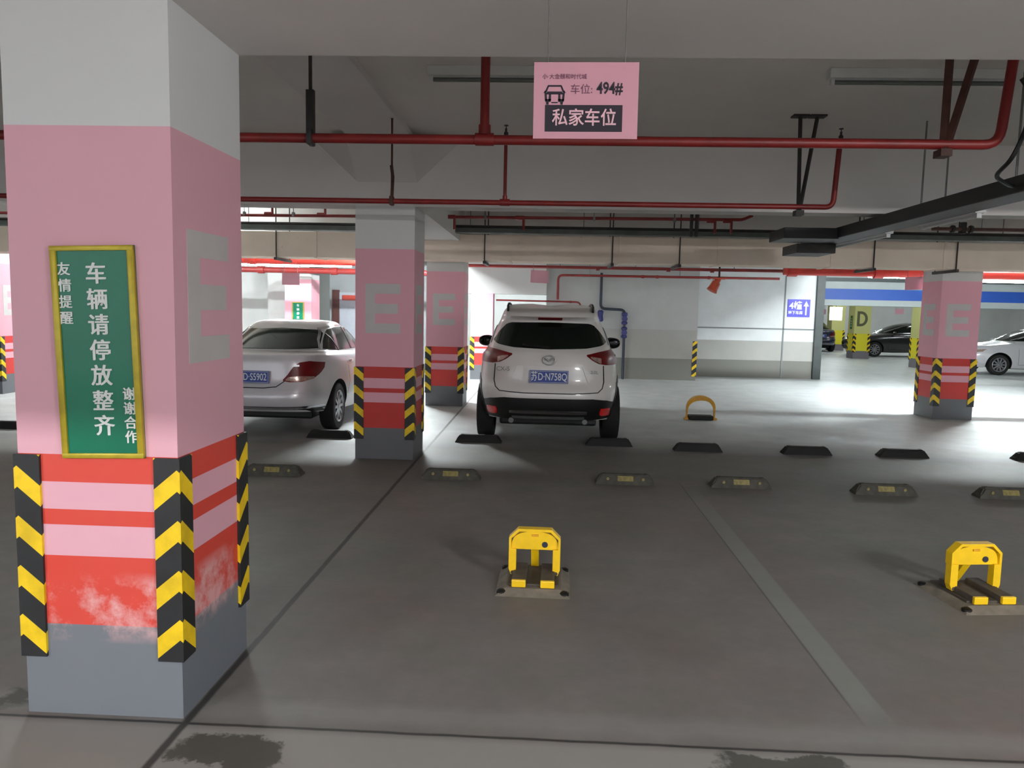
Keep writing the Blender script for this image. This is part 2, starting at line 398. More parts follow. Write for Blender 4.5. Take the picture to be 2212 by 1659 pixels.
class Skin:
    """finds points on a body shell so that windows, lamps and trim can lie on it"""
    def __init__(s, me):
        bm = bmesh.new(); bm.from_mesh(me); s.b = BVHTree.FromBMesh(bm); bm.free()
    def hit(s, view, a, b, off):
        if view == 'rear': o, d = Vector((a, -3, b)), Vector((0, 1, 0))
        elif view == 'front': o, d = Vector((a, 9, b)), Vector((0, -1, 0))
        elif view == 'right': o, d = Vector((3, a, b)), Vector((-1, 0, 0))
        elif view == 'left': o, d = Vector((-3, a, b)), Vector((1, 0, 0))
        loc, nor, i, dist = s.b.ray_cast(o, d)
        if loc is None: loc, nor, i, dist = s.b.find_nearest(Vector((a, 0.3, b)) if view == 'rear' else (Vector((a, 4.3, b)) if view == 'front' else Vector((0.8 if view == 'right' else -0.8, a, b))))
        if nor.dot(d) > 0: nor = -nor
        return loc, nor, d
def interp(pl, x):
    for (x0, y0), (x1, y1) in zip(pl, pl[1:]):
        if x0 <= x <= x1: return y0 + (y1 - y0) * ((x - x0) / (x1 - x0) if x1 > x0 else 0)
    return pl[0][1] if x < pl[0][0] else pl[-1][1]
def panel(skin, view, low, high, mat, name, parent, off=0.006, nx=18, nz=6, back=0.02, mi_fn=None):
    """a curved pane lying on the body between a lower and an upper outline"""
    x0 = max(low[0][0], high[0][0]); x1 = min(low[-1][0], high[-1][0]); vs = []; bk = []; fs = []
    for i in range(nx + 1):
        x = x0 + (x1 - x0) * i / nx; a, b = interp(low, x), interp(high, x)
        for j in range(nz + 1):
            z = a + (b - a) * j / nz
            loc, nor, d = skin.hit(view, x, z, off); vs.append(loc + nor * off); bk.append(loc - nor * back)
    W = nz + 1
    for i in range(nx):
        for j in range(nz): fs.append((i * W + j, (i + 1) * W + j, (i + 1) * W + j + 1, i * W + j + 1))
    n = len(vs)
    rim = [i * W for i in range(nx + 1)] + [nx * W + j for j in range(1, W)] + [i * W + nz for i in range(nx - 1, -1, -1)] + [j for j in range(nz - 1, 0, -1)]
    for p, q in zip(rim, rim[1:] + rim[:1]): fs.append((p, q, n + q, n + p))
    mb = MB().add(vs + bk, fs)
    return mb.build(name, mat, parent, 50)
def line(skin, view, path, width, mat, name, parent, off=0.003, mb=None):
    """a thin band following a path on the body (panel gaps, trim)"""
    pts = []
    for (a0, b0), (a1, b1) in zip(path, path[1:]):
        m = max(2, int(math.hypot(a1 - a0, b1 - b0) / 0.06))
        for i in range(m): pts.append((a0 + (a1 - a0) * i / m, b0 + (b1 - b0) * i / m))
    pts.append(path[-1]); own = mb is None; mb = mb or MB(); vs = []; fs = []
    for i, (a, b) in enumerate(pts):
        p, q = pts[max(0, i - 1)], pts[min(len(pts) - 1, i + 1)]
        dx, dz = q[0] - p[0], q[1] - p[1]; L = math.hypot(dx, dz) or 1; nx_, nz_ = -dz / L * width / 2, dx / L * width / 2
        for sgn in (1, -1):
            loc, nor, d = skin.hit(view, a + sgn * nx_, b + sgn * nz_, off); vs.append(loc + nor * off)
        for sgn in (1, -1):
            vs.append(vs[len(vs) - 2] - nor * (off + 0.01))
    for i in range(len(pts) - 1):
        o = i * 4; fs += [(o, o + 1, o + 5, o + 4), (o, o + 4, o + 6, o + 2), (o + 1, o + 3, o + 7, o + 5)]
    mb.add(vs, fs)
    return mb.build(name, mat, parent, 40) if own else mb
def mirror_pl(low, high):
    return [(-x, z) for x, z in low][::-1], [(-x, z) for x, z in high][::-1]
def make_wheel(parent, x, y, r, wd, spokes=10):
    sg = 1 if x > 0 else -1
    w_ = wd / 2
    tb = MB().lathe([(r * 0.68, -w_ * .9), (r * 0.80, -w_), (r * 0.95, -w_ * .93), (r, -w_ * .7), (r, w_ * .7), (r * 0.95, w_ * .93), (r * 0.80, w_), (r * 0.68, w_ * .9), (r * .66, -w_ * .9), (r * .68, -w_ * .9)], 36, (0, 0, 0), 'x', caps=False)
    tb.lathe([(r * .67, -w_ * .1), (r * .67, w_ * .1)], 36, (0, 0, 0), 'x')
    t = tb.build('wheel', M['tyre'], parent, 40); t.location = (x, y, r)
    rb = MB().lathe([(r * 0.69, sg * w_ * .93), (r * 0.66, sg * w_ * 1.0), (r * 0.60, sg * w_ * .8), (r * 0.58, sg * w_ * .2)], 36, (0, 0, 0), 'x', caps=False)
    rb.lathe([(r * 0.14, sg * w_ * .3), (r * 0.14, sg * w_ * .86), (r * 0.08, sg * w_ * .92)], 16, (0, 0, 0), 'x')
    for k in range(spokes):
        a = 2 * pi * k / spokes; hw = r * 0.055
        pts = []
        for rr, hh in ((r * 0.10, hw * 1.3), (r * 0.64, hw)):
            for q in (-1, 1):
                for xx in (sg * w_ * .55, sg * w_ * .88):
                    pts.append((xx, rr * cos(a) - q * hh * sin(a), rr * sin(a) + q * hh * cos(a)))
        rb.add(pts, [(0, 1, 3, 2), (4, 6, 7, 5), (0, 4, 5, 1), (2, 3, 7, 6), (1, 5, 7, 3), (0, 2, 6, 4)])
    rb.build('rim', M['alloy'], t, 30); return t
def cut_arches(mb, mats, axles, r, half, name, parent):
    me = mb.mesh(name, mats); o = link(name, me)
    cut = MB()
    for y in axles:
        for sg in (-1, 1): cut.lathe([(r, sg * (half - 0.42)), (r, sg * (half + 0.25))], 40, (0, y, r * 0.86), 'x', 0)
    cme = cut.mesh('cut', [mats[-1]]); co = link('cut', cme)
    md = o.modifiers.new('b', 'BOOLEAN'); md.operation = 'DIFFERENCE'; md.object = co; md.solver = 'EXACT'; md.material_mode = 'TRANSFER'
    dg = bpy.context.evaluated_depsgraph_get(); dg.update()
    new = bpy.data.meshes.new_from_object(o.evaluated_get(dg)); new.name = name
    bpy.data.objects.remove(o); bpy.data.objects.remove(co)
    ob = link(name, new, parent, 38); return ob, me
def ellipsoid(c, r, seg=20, rings=12, fn=None):
    bm = bmesh.new(); bmesh.ops.create_uvsphere(bm, u_segments=seg, v_segments=rings, radius=1)
    for v in bm.verts:
        p = Vector(v.co)
        if fn: p = fn(p)
        v.co = Vector((c[0] + p.x * r[0], c[1] + p.y * r[1], c[2] + p.z * r[2]))
    return bm
def licence_plate(parent, loc, chars, wd=0.47, ht=0.15, tilt=0.0, sz=0.12):
    p = MB().box((-wd / 2, -0.006, -ht / 2), (wd / 2, 0.006, ht / 2), bev=0.004).build('licence_plate', M['plate_blue'], parent)
    p.location = loc; p.rotation_euler = (tilt, 0, 0)
    put_text(chars, sz, M['sign_white'], p, (0, -0.0065, -0.002), sx=0.69, bold=0.0008, depth=0.0015)
    bo = MB()
    for q in (-1, 1): bo.box((-wd / 2 + .008, -0.0085, q * (ht / 2 - .010) - .002), (wd / 2 - .008, -0.004, q * (ht / 2 - .010) + .002)); bo.box((q * (wd / 2 - .010) - .002, -0.0085, -ht / 2 + .008), (q * (wd / 2 - .010) + .002, -0.004, ht / 2 - .008))
    bo.build('plate_border', M['sign_white'], p)
    return p
# ------------------------------------------------------------------ cars
def R_(yr, yf, w, zr, zs, zf, **k): return dict(yr=yr, yf=yf, w=w, zr=zr, zs=zs, zf=zf, **k)
SUV = [R_(.34, 4.28, .76, .31, .22, .26, n=5), R_(.12, 4.42, .86, .335, .25, .30, sharp=True), R_(.035, 4.52, .905, .46, .42, .44, bow=.12),
       R_(.0, 4.55, .925, .60, .56, .58, bow=.13), R_(.01, 4.55, .93, .70, .70, .68, bow=.14), R_(.055, 4.52, .925, .79, .82, .78, bow=.14),
       R_(.07, 4.46, .91, .98, .95, .88, bow=.15), R_(.10, 4.25, .885, 1.12, 1.04, .96, bow=.17), R_(.165, 3.45, .835, 1.20, 1.11, 1.07, n=4.6, bow=.18),
       R_(.32, 2.95, .755, 1.36, 1.33, 1.32, n=4.6, bow=.18), R_(.45, 2.52, .665, 1.53, 1.53, 1.515, n=4.6, bow=.16, sharp=True),
       R_(.33, 2.42, .635, 1.585, 1.60, 1.57, n=4.6, bow=.20, sharp=True), R_(.40, 2.28, .60, 1.645, 1.67, 1.63, n=4.6, bow=.18),
       R_(.62, 2.05, .51, 1.695, 1.735, 1.685, n=4, bow=.1), R_(.95, 1.85, .25, 1.72, 1.752, 1.705, n=3, bow=.05)]
SEDAN = [R_(.40, 4.15, .74, .30, .19, .22, n=5), R_(.12, 4.35, .83, .32, .22, .24, sharp=True), R_(.03, 4.46, .865, .40, .37, .36, bow=.12),
         R_(.0, 4.5, .88, .50, .50, .48, bow=.13), R_(.02, 4.5, .885, .60, .62, .60, bow=.13), R_(.06, 4.43, .88, .72, .74, .70, bow=.13),
         R_(.07, 4.33, .865, .90, .85, .77, bow=.14), R_(.09, 4.15, .835, 1.01, .93, .84, bow=.15), R_(.17, 3.95, .80, 1.05, .975, .89, bow=.15),
         R_(.60, 3.25, .745, 1.075, 1.02, .985, n=4.6, bow=.12, sharp=True), R_(.98, 2.72, .65, 1.27, 1.26, 1.24, n=4.6, bow=.12), R_(1.27, 2.32, .575, 1.385, 1.385, 1.375, n=4.6, bow=.10),
         R_(1.50, 2.10, .50, 1.43, 1.44, 1.425, n=4, bow=.06), R_(1.75, 1.95, .25, 1.452, 1.46, 1.448, n=3)]
def wheels(root, axles, x, r, wd, spokes=10):
    for y in axles:
        for sg in (1, -1): make_wheel(root, sg * x, y, r, wd, spokes)
def mirrors(root, y, x, z, body, sz=(0.11, 0.07, 0.075)):
    for sg in (1, -1):
        bm = ellipsoid((0, 0, 0), sz, fn=lambda p: Vector((math.copysign(abs(p.x) ** .8, p.x), p.y * (1 if p.y > 0 else .45), math.copysign(abs(p.z) ** .75, p.z) * (1 - .18 * sg * p.x))))
        m = MB().bm(bm).build('side_mirror', body, root, 50); m.location = (sg * x, y, z)
        g = ellipsoid((0, -.032, 0), (sz[0] * .86, .012, sz[2] * .84)); MB().bm(g).build('mirror_glass', M['glass'], m, 50)
        MB().tube([(-sg * .06, .0, -sz[2] * .7), (-sg * (x - .80), .05, -sz[2] * .9 - .03)], .022, 8).build('mirror_arm', M['black_plastic'], m, 50)
def finish_car(root, kind, paint_mat):
    rings = SUV if kind == 'suv' else SEDAN
    axles, r, x, wd, half = ((.83, 3.53), .355, .805, .225, .93) if kind == 'suv' else ((.90, 3.55), .315, .765, .205, .885)
    mb = car_shell(rings)
    body, shell = cut_arches(mb, [paint_mat, M['black_plastic']], axles, r + .055, half, 'body', root)
    sk = Skin(shell)
    wheels(root, axles, x, r, wd, 10)
    return sk
def build_suv(loc):
    t = thing('car', 'white high-riding car parked tail out, blue plate and red corner reflectors', 'car', loc)
    sk = finish_car(t, 'suv', M['car_white'])
    # black cladding around the lower bumper, with chrome lip, skid strip and reflectors
    lo = [(-.90, .345), (-.5, .335), (.5, .335), (.90, .345)]
    hi = [(-.90, .50), (-.86, .525), (-.72, .575), (-.55, .602), (.55, .602), (.72, .575), (.86, .525), (.90, .50)]
    panel(sk, 'rear', lo, hi, M['black_plastic'], 'bumper_cladding', t, .008, 30, 6)
    panel(sk, 'rear', [(-.47, .415), (.47, .415)], [(-.47, .448), (.47, .448)], M['chrome'], 'chrome_strip', t, .016, 16, 2)
    panel(sk, 'rear', [(-.44, .345), (.44, .345)], [(-.46, .378), (.46, .378)], M['galv'], 'skid_strip', t, .014, 16, 2)
    for sg in (1, -1):
        a, b = [(.625, .40), (.66, .385), (.755, .385)], [(.625, .44), (.64, .48), (.755, .48)]
        if sg < 0: a, b = mirror_pl(a, b)
        panel(sk, 'rear', a, b, M['reflector_red'], 'reflector', t, .016, 8, 4)
        # tail lamps wrap round the corner
        a = [(.455, 1.118), (.52, 1.068), (.60, 1.025), (.70, 1.005), (.868, 1.0)]; b = [(.455, 1.13), (.60, 1.158), (.75, 1.18), (.868, 1.192)]
        if sg < 0: a, b = mirror_pl(a, b)
        tl = panel(sk, 'rear', a, b, M['tail_red'], 'tail_lamp', t, .010, 22, 8)
        a = [(.50, 1.092), (.56, 1.052), (.63, 1.022)]; b = [(.50, 1.108), (.56, 1.100), (.63, 1.085)]
        if sg < 0: a, b = mirror_pl(a, b)
        panel(sk, 'rear', a, b, M['tail_clear'], 'reversing_lens', tl, .014, 8, 4)
        # glass along each side
        v = 'right' if sg > 0 else 'left'
        lo, hi = [(.72, 1.235), (1.2, 1.215), (3.0, 1.135)], [(.72, 1.245), (.92, 1.40), (1.25, 1.485), (2.05, 1.492), (2.40, 1.40), (3.0, 1.145)]
        panel(sk, v, lo, hi, M['glass'], 'side_window', t, .005, 30, 6)
        line(sk, v, [(1.02, 1.22), (1.08, 1.45)], .03, M['black_plastic'], 'window_post', t, .010)
        line(sk, v, [(1.86, 1.19), (1.90, 1.49)], .06, M['black_plastic'], 'window_post', t, .010)
        for pth in ([(1.02, 1.2), (1.25, .9), (1.32, .45)], [(1.93, 1.17), (1.95, .42), (3.0, .42), (3.05, 1.12)], [(.75, 1.2), (.62, .62)]):
            line(sk, v, pth, .008, M['seam'], 'panel_gap', t, .001)
        line(sk, v, [(.42, .36), (.44, .52), (.60, .74), (.83, .81), (1.06, .74), (1.22, .52), (1.26, .36)], .06, M['black_plastic'], 'arch_trim', t, .008)
        line(sk, v, [(1.26, .33), (3.1, .31)], .14, M['black_plastic'], 'sill_trim', t, .008)
        # roof rails raised on feet
        pts = [(sg * .54, .62, 1.655), (sg * .545, .72, 1.715), (sg * .555, 1.1, 1.745), (sg * .565, 1.6, 1.752), (sg * .57, 2.0, 1.735), (sg * .57, 2.18, 1.655)]
        MB().tube(pts, .016, 10).build('roof_rail', M['black_plastic'], t, 50)
    lo = [(-.715, 1.275), (-.66, 1.235), (-.45, 1.205), (0, 1.19), (.45, 1.205), (.66, 1.235), (.715, 1.275)]
    hi = [(-.715, 1.285), (-.64, 1.39), (-.56, 1.475), (-.50, 1.502), (0, 1.512), (.50, 1.502), (.56, 1.475), (.64, 1.39), (.715, 1.285)]
    rw = panel(sk, 'rear', lo, hi, M['glass'], 'rear_window', t, .006, 36, 8)
    line(sk, 'rear', [(.0, 1.205), (-.30, 1.222), (-.33, 1.232)], .016, M['black_plastic'], 'wiper', rw, .022)
    panel(sk, 'rear', [(-.17, 1.548), (.17, 1.548)], [(-.15, 1.575), (.15, 1.575)], M['tail_red'], 'brake_light', t, .006, 10, 2)
    mb = MB()
    line(sk, 'rear', [(-.665, 1.0), (-.675, .80), (-.655, .725), (-.60, .678), (-.3, .665), (.3, .665), (.60, .678), (.655, .725), (.675, .80), (.665, 1.0)], .011, M['seam'], 'gate_gap', t, .0035, mb)
    mb.build('tailgate_gap', M['seam'], t, 40)
    # plate recess: raised brow and slanting sides
    rec = MB()
    line(sk, 'rear', [(-.40, 1.005), (.40, 1.005)], .020, None, '', None, .014, rec)
    line(sk, 'rear', [(-.40, 1.005), (-.48, .79)], .016, None, '', None, .012, rec); line(sk, 'rear', [(.40, 1.005), (.48, .79)], .016, None, '', None, .012, rec)
    rec.build('plate_brow', M['car_white'], t, 40)
    licence_plate(t, (-.0, .035, .865), '苏D·N758Q', .47, .155, 0.0, .125)
    # round emblem: oval ring with a spread wing
    em = MB(); pts = [(.072 * cos(a), 0, .056 * sin(a)) for a in [2 * pi * k / 32 for k in range(33)]]
    em.tube(pts, .007, 8, caps=False)
    for sg in (1, -1):
        em.tube([(0, 0, -.016), (sg * .028, -.002, .014), (sg * .060, 0, .026)], [.008, .007, .003], 8)
        em.tube([(sg * .060, 0, .026), (sg * .052, 0, -.012)], [.004, .003], 6)
    e = em.build('emblem', M['chrome'], t, 50); e.location = (0, .058, 1.065)
    put_text('CX-5', .075, M['galv'], t, (-.56, .098, .945), 'badge', depth=.003)
    put_text('2.0L', .055, M['galv'], t, (.55, .098, .925), 'badge', depth=.003)
    panel(sk, 'front', [(-.60, 1.13), (.60, 1.13)], [(-.56, 1.48), (.56, 1.48)], M['glass'], 'windscreen', t, .005, 16, 6)
    mirrors(t, 2.72, .985, 1.18, M['black_plastic'], (.115, .075, .085))
    for x in (-.45, .45):
        MB().tube([(x, .10, .315), (x, .35, .33)], .032, 14).build('exhaust_tip', M['galv'], t, 40)
    MB().box((-.62, .55, .20), (.62, 1.2, .32), bev=.03).build('underbody', M['black_plastic'], t)
    return t
def build_sedan(paint_mat, name_label, loc, rz, group=None, plate=None):
    t = thing('car', name_label, 'car', loc, rz, group)
    sk = finish_car(t, 'sedan', paint_mat)
    rw = panel(sk, 'rear', [(-.60, 1.095), (-.3, 1.085), (.3, 1.085), (.60, 1.095)], [(-.60, 1.10), (-.565, 1.25), (-.53, 1.325), (0, 1.345), (.53, 1.325), (.565, 1.25), (.60, 1.10)], M['glass'], 'rear_window', t, .005, 24, 6)
    panel(sk, 'front', [(-.60, 1.03), (.60, 1.03)], [(-.53, 1.35), (.53, 1.35)], M['glass'], 'windscreen', t, .005, 16, 6)
    for sg in (1, -1):
        a = [(.375, .715), (.45, .70), (.60, .705), (.70, .745), (.75, .80), (.775, .87)]; b = [(.375, .735), (.43, .80), (.48, .88), (.55, .945), (.65, .96), (.775, .935)]
        if sg < 0: a, b = mirror_pl(a, b)
        tl = panel(sk, 'rear', a, b, M['tail_red'], 'tail_lamp', t, .010, 22, 8)
        a = [(.405, .722), (.47, .708), (.62, .712), (.70, .74)]; b = [(.405, .735), (.44, .768), (.60, .775), (.70, .765)]
        if sg < 0: a, b = mirror_pl(a, b)
        panel(sk, 'rear', a, b, M['tail_clear'], 'reversing_lens', tl, .014, 10, 3)
        cx_ = sg * .52; rg = MB()
        loc_, nor, d = sk.hit('rear', cx_, .845, 0)
        pts = [loc_ + Vector((.07 * cos(q), -.016 + sg * 0, .07 * sin(q))) for q in [2 * pi * k / 24 for k in range(25)]]
        v = 'right' if sg > 0 else 'left'
        lo, hi = [(.90, 1.085), (1.3, 1.055), (3.02, 1.03)], [(.90, 1.09), (1.06, 1.20), (1.30, 1.325), (1.55, 1.36), (1.95, 1.362), (2.30, 1.29), (3.02, 1.04)]
        panel(sk, v, lo, hi, M['glass'], 'side_window', t, .005, 30, 6)
        line(sk, v, [(1.30, 1.05), (1.22, 1.28)], .022, M['black_plastic'], 'window_post', t, .010)
        line(sk, v, [(1.98, 1.05), (1.93, 1.36)], .05, M['black_plastic'], 'window_post', t, .010)
        line(sk, v, [(.84, 1.085), (1.00, 1.20), (1.27, 1.345), (1.55, 1.385), (1.97, 1.385), (2.33, 1.31), (3.05, 1.045)], .016, M['chrome'], 'window_trim', t, .006)
        for pth in ([(1.32, 1.03), (1.38, .62), (1.28, .45)], [(2.0, 1.02), (2.0, .32), (3.0, .32), (3.02, 1.0)]):
            line(sk, v, pth, .008, M['seam'], 'panel_gap', t, .001)
        for yy in (1.48, 2.15):
            loc_, nor, d = sk.hit(v, yy, .90, 0)
            MB().box((-.012, -.09, -.014), (.012, .09, .014), bev=.008).build('door_handle', M['chrome'], t, 40, loc_ + nor * .015)
        # headlamps and fog lamps
        a = [(.45, .66), (.60, .655), (.78, .70)]; b = [(.45, .685), (.60, .735), (.78, .775)]
        if sg < 0: a, b = mirror_pl(a, b)
        panel(sk, 'front', a, b, M['tail_clear'], 'headlamp', t, .010, 14, 5)
        a = [(.50, .36), (.74, .37)]; b = [(.50, .45), (.74, .46)]
        if sg < 0: a, b = mirror_pl(a, b)
        panel(sk, 'front', a, b, M['black_plastic'], 'fog_lamp', t, .006, 8, 4)
    panel(sk, 'front', [(-.38, .56), (.38, .56)], [(-.42, .68), (.42, .68)], M['black_plastic'], 'grille', t, .008, 12, 3)
    panel(sk, 'front', [(-.42, .30), (.42, .30)], [(-.42, .44), (.42, .44)], M['black_plastic'], 'air_intake', t, .008, 12, 3)
    gap = MB()
    line(sk, 'rear', [(-.60, .93), (-.40, .72), (-.30, .645), (-.15, .628), (.15, .628), (.30, .645), (.40, .72), (.60, .93)], .011, None, '', None, .0035, gap)
    gap.build('boot_gap', M['seam'], t, 40)
    line(sk, 'rear', [(-.55, .905), (.55, .905)], .022, paint_mat, 'boot_lip', t, .020)
    line(sk, 'rear', [(-.78, .575), (-.4, .575), (.4, .575), (.78, .575)], .03, paint_mat, 'bumper_crease', t, .018)
    line(sk, 'rear', [(-.78, .385), (-.4, .385), (.4, .385), (.78, .385)], .022, M['chrome'], 'bumper_strip', t, .006)
    line(sk, 'rear', [(-.80, .335), (.80, .335)], .05, M['black_plastic'], 'bumper_cladding', t, .006)
    if plate: licence_plate(t, (.0, .028, .765), plate, .44, .15, 0.0, .125)
    mirrors(t, 2.78, .94, 1.02, paint_mat, (.10, .07, .065))
    MB().box((-.58, .6, .17), (.58, 1.2, .30), bev=.03).build('underbody', M['black_plastic'], t)
    return t
# ------------------------------------------------------------------ the place itself
H = 3.43
struct('floor', MB().box((-24, -11, -.2), (26, 44, 0)), M['floor'], 'grey concrete garage floor with dark joints and a paler driveway', 'floor')
struct('ceiling', MB().box((-24, -11, H), (26, 44, H + .25)), M['ceiling'], 'grey painted concrete ceiling slab', 'ceiling')
struct('wall_left', MB().box((-24.2, -11, 0), (-24, 44, H)), M['white_wall'], 'white wall closing the garage at the far left', 'wall')
struct('wall_right', MB().box((26, -11, 0), (26.2, 44, H)), M['white_wall'], 'white wall closing the garage at the far right', 'wall')
struct('wall_far', MB().box((-24, 44, 0), (26, 44.2, H)), M['white_wall'], 'grey wall at the far end of the yellow pillar zone', 'wall')
X0, X1 = -2.06, -1.42
BEAMS = [(-2.55, -1.9, 2.73, 'white beam over the lane behind the viewer'), (2.82, 3.46, 2.775, 'white beam across the top of the picture above the nearest pillar'),
         (8.1, 8.38, 2.73, 'white beam spanning over the second pink pillar'), (12.75, 13.39, 2.73, 'white beam behind the beige duct'),
         (18.4, 18.72, 2.86, 'beam over the far side of the driveway')]
for i, (a, b, z, lab) in enumerate(BEAMS):
    xr = 26 if i < 4 else 7.1
    struct('beam', MB().box((-24, a, z), (xr, b, H)), M['beam'], lab, 'beam')
for a, b, z, lab in ((3.46, 8.1, 3.37, 'shallow beam between the nearest and the second pink pillars'), (8.38, 12.75, 2.73, 'deep beam between the second and third pink pillars'), (-1.9, 2.82, 3.30, 'shallow beam behind the viewer'), (13.39, 18.4, 2.76, 'shading beam added over the driveway in line with the third pillar')):  # the driveway beam is added to shade the upper far wall
    struct('beam', MB().box((X0, a, z), (X1, b, H)), M['beam'], lab, 'beam')
struct('beam', MB().box((6.42, 13.39, 2.63), (7.06, 18.4, H)), M['beam'], 'deep beam over the driveway in line with the driveway pillar', 'beam')
# haunch flaring out over the second pillar
hb = MB(); a = [(X0, 8.1, 2.98), (X1, 8.1, 2.98), (X1 + .40, 8.1, 3.37), (X0 - .40, 8.1, 3.37)]; b = [(X0, 8.1, 2.98), (X1, 8.1, 2.98), (X1, 7.62, 3.37), (X0, 7.62, 3.37)]
hb.add([(X0, 8.1, 2.98), (X1, 8.1, 2.98), (X1 + .42, 8.1, 3.37), (X1, 7.6, 3.37), (X0, 7.6, 3.37), (X0 - .42, 8.1, 3.37)], [(0, 1, 3, 4), (1, 2, 3), (0, 4, 5), (2, 1, 0, 5), (5, 4, 3, 2)])
struct('beam_haunch', hb, M['beam'], 'sloping concrete haunch flaring above the second pink pillar', 'beam')

# ------------------------------------------------------------------ pillars
def letter_E(mb, w_, h, s_, fn, t):
    q = h * .5
    mb.prism([(0, 0), (w_, 0), (w_, s_), (s_, s_), (s_, q - s_ / 2), (w_ * .93, q - s_ / 2), (w_ * .93, q + s_ / 2), (s_, q + s_ / 2), (s_, h - s_), (w_, h - s_), (w_, h), (0, h)], fn, 0, t)
def letter_D(mb, w_, h, s_, fn, t):
    def arc(r1, r2, c, n=10): return [(c[0] + r1 * sin(pi * k / n), c[1] + r2 * cos(pi * k / n)) for k in range(n + 1)]
    o = [(0, h)] + arc(w_ * .62, h / 2, (w_ * .38, h / 2)) + [(0, 0)]
    i = [(s_, h - s_)] + arc(w_ * .62 - s_, h / 2 - s_, (w_ * .38, h / 2)) + [(s_, s_)]
    n = len(o)
    vs = [fn(u, v, t) for u, v in o + i] + [fn(u, v, 0) for u, v in o + i]; fs = []
    for k in range(n):
        k2 = (k + 1) % n; fs += [(k, k2, n + k2, n + k), (k, k2, 2 * n + k2, 2 * n + k), (n + k, n + k2, 3 * n + k2, 3 * n + k)]
    mb.add(vs, fs)
def guard_mesh(z0, z1, leg=.092, th=.012):
    mb = MB()
    poly = [(-th, -th), (leg, -th), (leg, 0), (0, 0), (0, leg), (-th, leg)]
    mb.prism(poly, lambda u, v, t: (u, v, t), z0, z1); return mb
def pillar(loc, label, mat='pillar_pink', top=2.775, letters=('front', 'right'), s=.64, guards=(0, 1, 2, 3), gz=(.22, 1.01), ez=1.38, letter='E', lmat='letter_grey', ew=.38, eh=.53):
    t = thing('pillar', label, 'pillar', loc, 0, 'painted garage pillars')
    h = s / 2
    MB().box((-h, -h, 0), (h, h, top)).build('shaft', M[mat], t)
    mk = letter_E if letter == 'E' else letter_D
    for f in letters:
        mb = MB(); o = -ew / 2 - .02
        fn = {'front': lambda u, v, d: (o + u, -h - d, ez + v), 'right': lambda u, v, d: (h + d, o + u, ez + v), 'left': lambda u, v, d: (-h - d, -o - u, ez + v)}[f]
        mk(mb, ew, eh, .105, fn, .002); mb.build('letter', M[lmat], t)
    g = None
    for k in guards:
        cx_, cy_ = [(-h, -h), (h, -h), (h, h), (-h, h)][k]
        gm = guard_mesh(gz[0], gz[1]).build('corner_guard', M['guard'], t); gm.location = (cx_, cy_, 0); gm.rotation_euler = (0, 0, [0, pi / 2, pi, -pi / 2][k])
    return t
cxp = (X0 + X1) / 2
pillar((cxp, 3.14, 0), 'big pink pillar with scuffed red bands carrying the tall green notice board', gz=(.24, 1.06), letters=('right',), ez=1.42, top=2.775)
pillar((cxp - .02, 8.42, 0), 'pink pillar between the silver saloon and the white high-riding car', 'pillar_pink_far', 2.73)
pillar((cxp, 13.07, 0), 'pink pillar directly behind the second pillar, beside the dark floor joint', 'pillar_pink_far', 2.73)
pillar((6.74, 13.07, 0), 'pink pillar standing in the bright driveway near the row of wheel stops', 'pillar_pink_far', 2.73, letters=('front', 'left'))
pillar((-9.86, 13.07, 0), 'pink pillar glimpsed past the outer edge of the biggest pillar', 'pillar_pink_far', 2.73)
pillar((-13.55, 18.72, 0), 'pink pillar with red bands far behind, seen beside the biggest pillar', 'pillar_pink_far', 2.73, guards=())
pillar((-1.56, 18.10, 0), 'slim pink pillar seen just over the white car\'s roof edge and mirror', 'pillar_pink_far', 2.04, letters=('front',), s=.52, guards=(0, 1), ez=1.30, eh=.40, ew=.30)
pillar((-5.93, 18.07, 0), 'pink pillar beside the brown door frame, with a small green board', 'pillar_pink_far', 2.40, letters=(), guards=())
pillar((12.62, 31.32, 0), 'yellow pillar with letter D and small green board in the far zone', 'pillar_yellow', 2.30, letters=('front',), letter='D', lmat='letter_dark', ez=1.30, eh=.60, ew=.42, gz=(.25, 1.0))
pillar((14.30, 38.32, 0), 'farther yellow pillar below the glowing white light box', 'pillar_yellow', 2.30, letters=(), gz=(.25, 1.0), guards=(0, 1))
pillar((12.72, 26.2, 0), 'brightly lit yellow pillar peeking out behind the pink driveway pillar', 'pillar_yellow', 2.30, letters=('front',), letter='D', lmat='letter_dark', gz=(.25, 1.0), s=.6)

# ------------------------------------------------------------------ far walls
struct('wall_center', MB().box((-.05, 19.0, 0), (3.72, 20.6, H)), M['wall_banded_shaded'], 'white wall with grey dado behind the white car', 'wall')
struct('wall_center_right', MB().box((3.72, 20.3, 0), (7.02, 20.6, H)), M['wall_banded'], 'white wall with grey dado carrying the blue direction sign', 'wall')
struct('trim_1', MB().box((3.72, 20.285, 1.29), (7.02, 20.3, 1.325)), M['grey_wall'], 'thin grey strip across the white wall', 'trim')
struct('trim_2', MB().box((6.20, 20.285, 0), (6.235, 20.3, 2.7)), M['grey_wall'], 'thin vertical joint strip beside the blue direction sign', 'trim')
struct('trim_3', MB().box((7.02, 20.22, 0), (7.22, 20.62, H)), M['rail'], 'dark steel shutter rail at the end of the white wall', 'trim')
struct('wall_opening', MB().box((-2.9, 18.72, 2.05), (-.05, 19.2, H)), M['white_wall'], 'white lintel over the bright opening beyond the white car', 'wall')
struct('wall_bay_left', MB().box((-7.05, 18.8, 0), (-6.24, 19.6, H)), M['white_wall'], 'white wall beside the pillar with the small green board', 'wall')
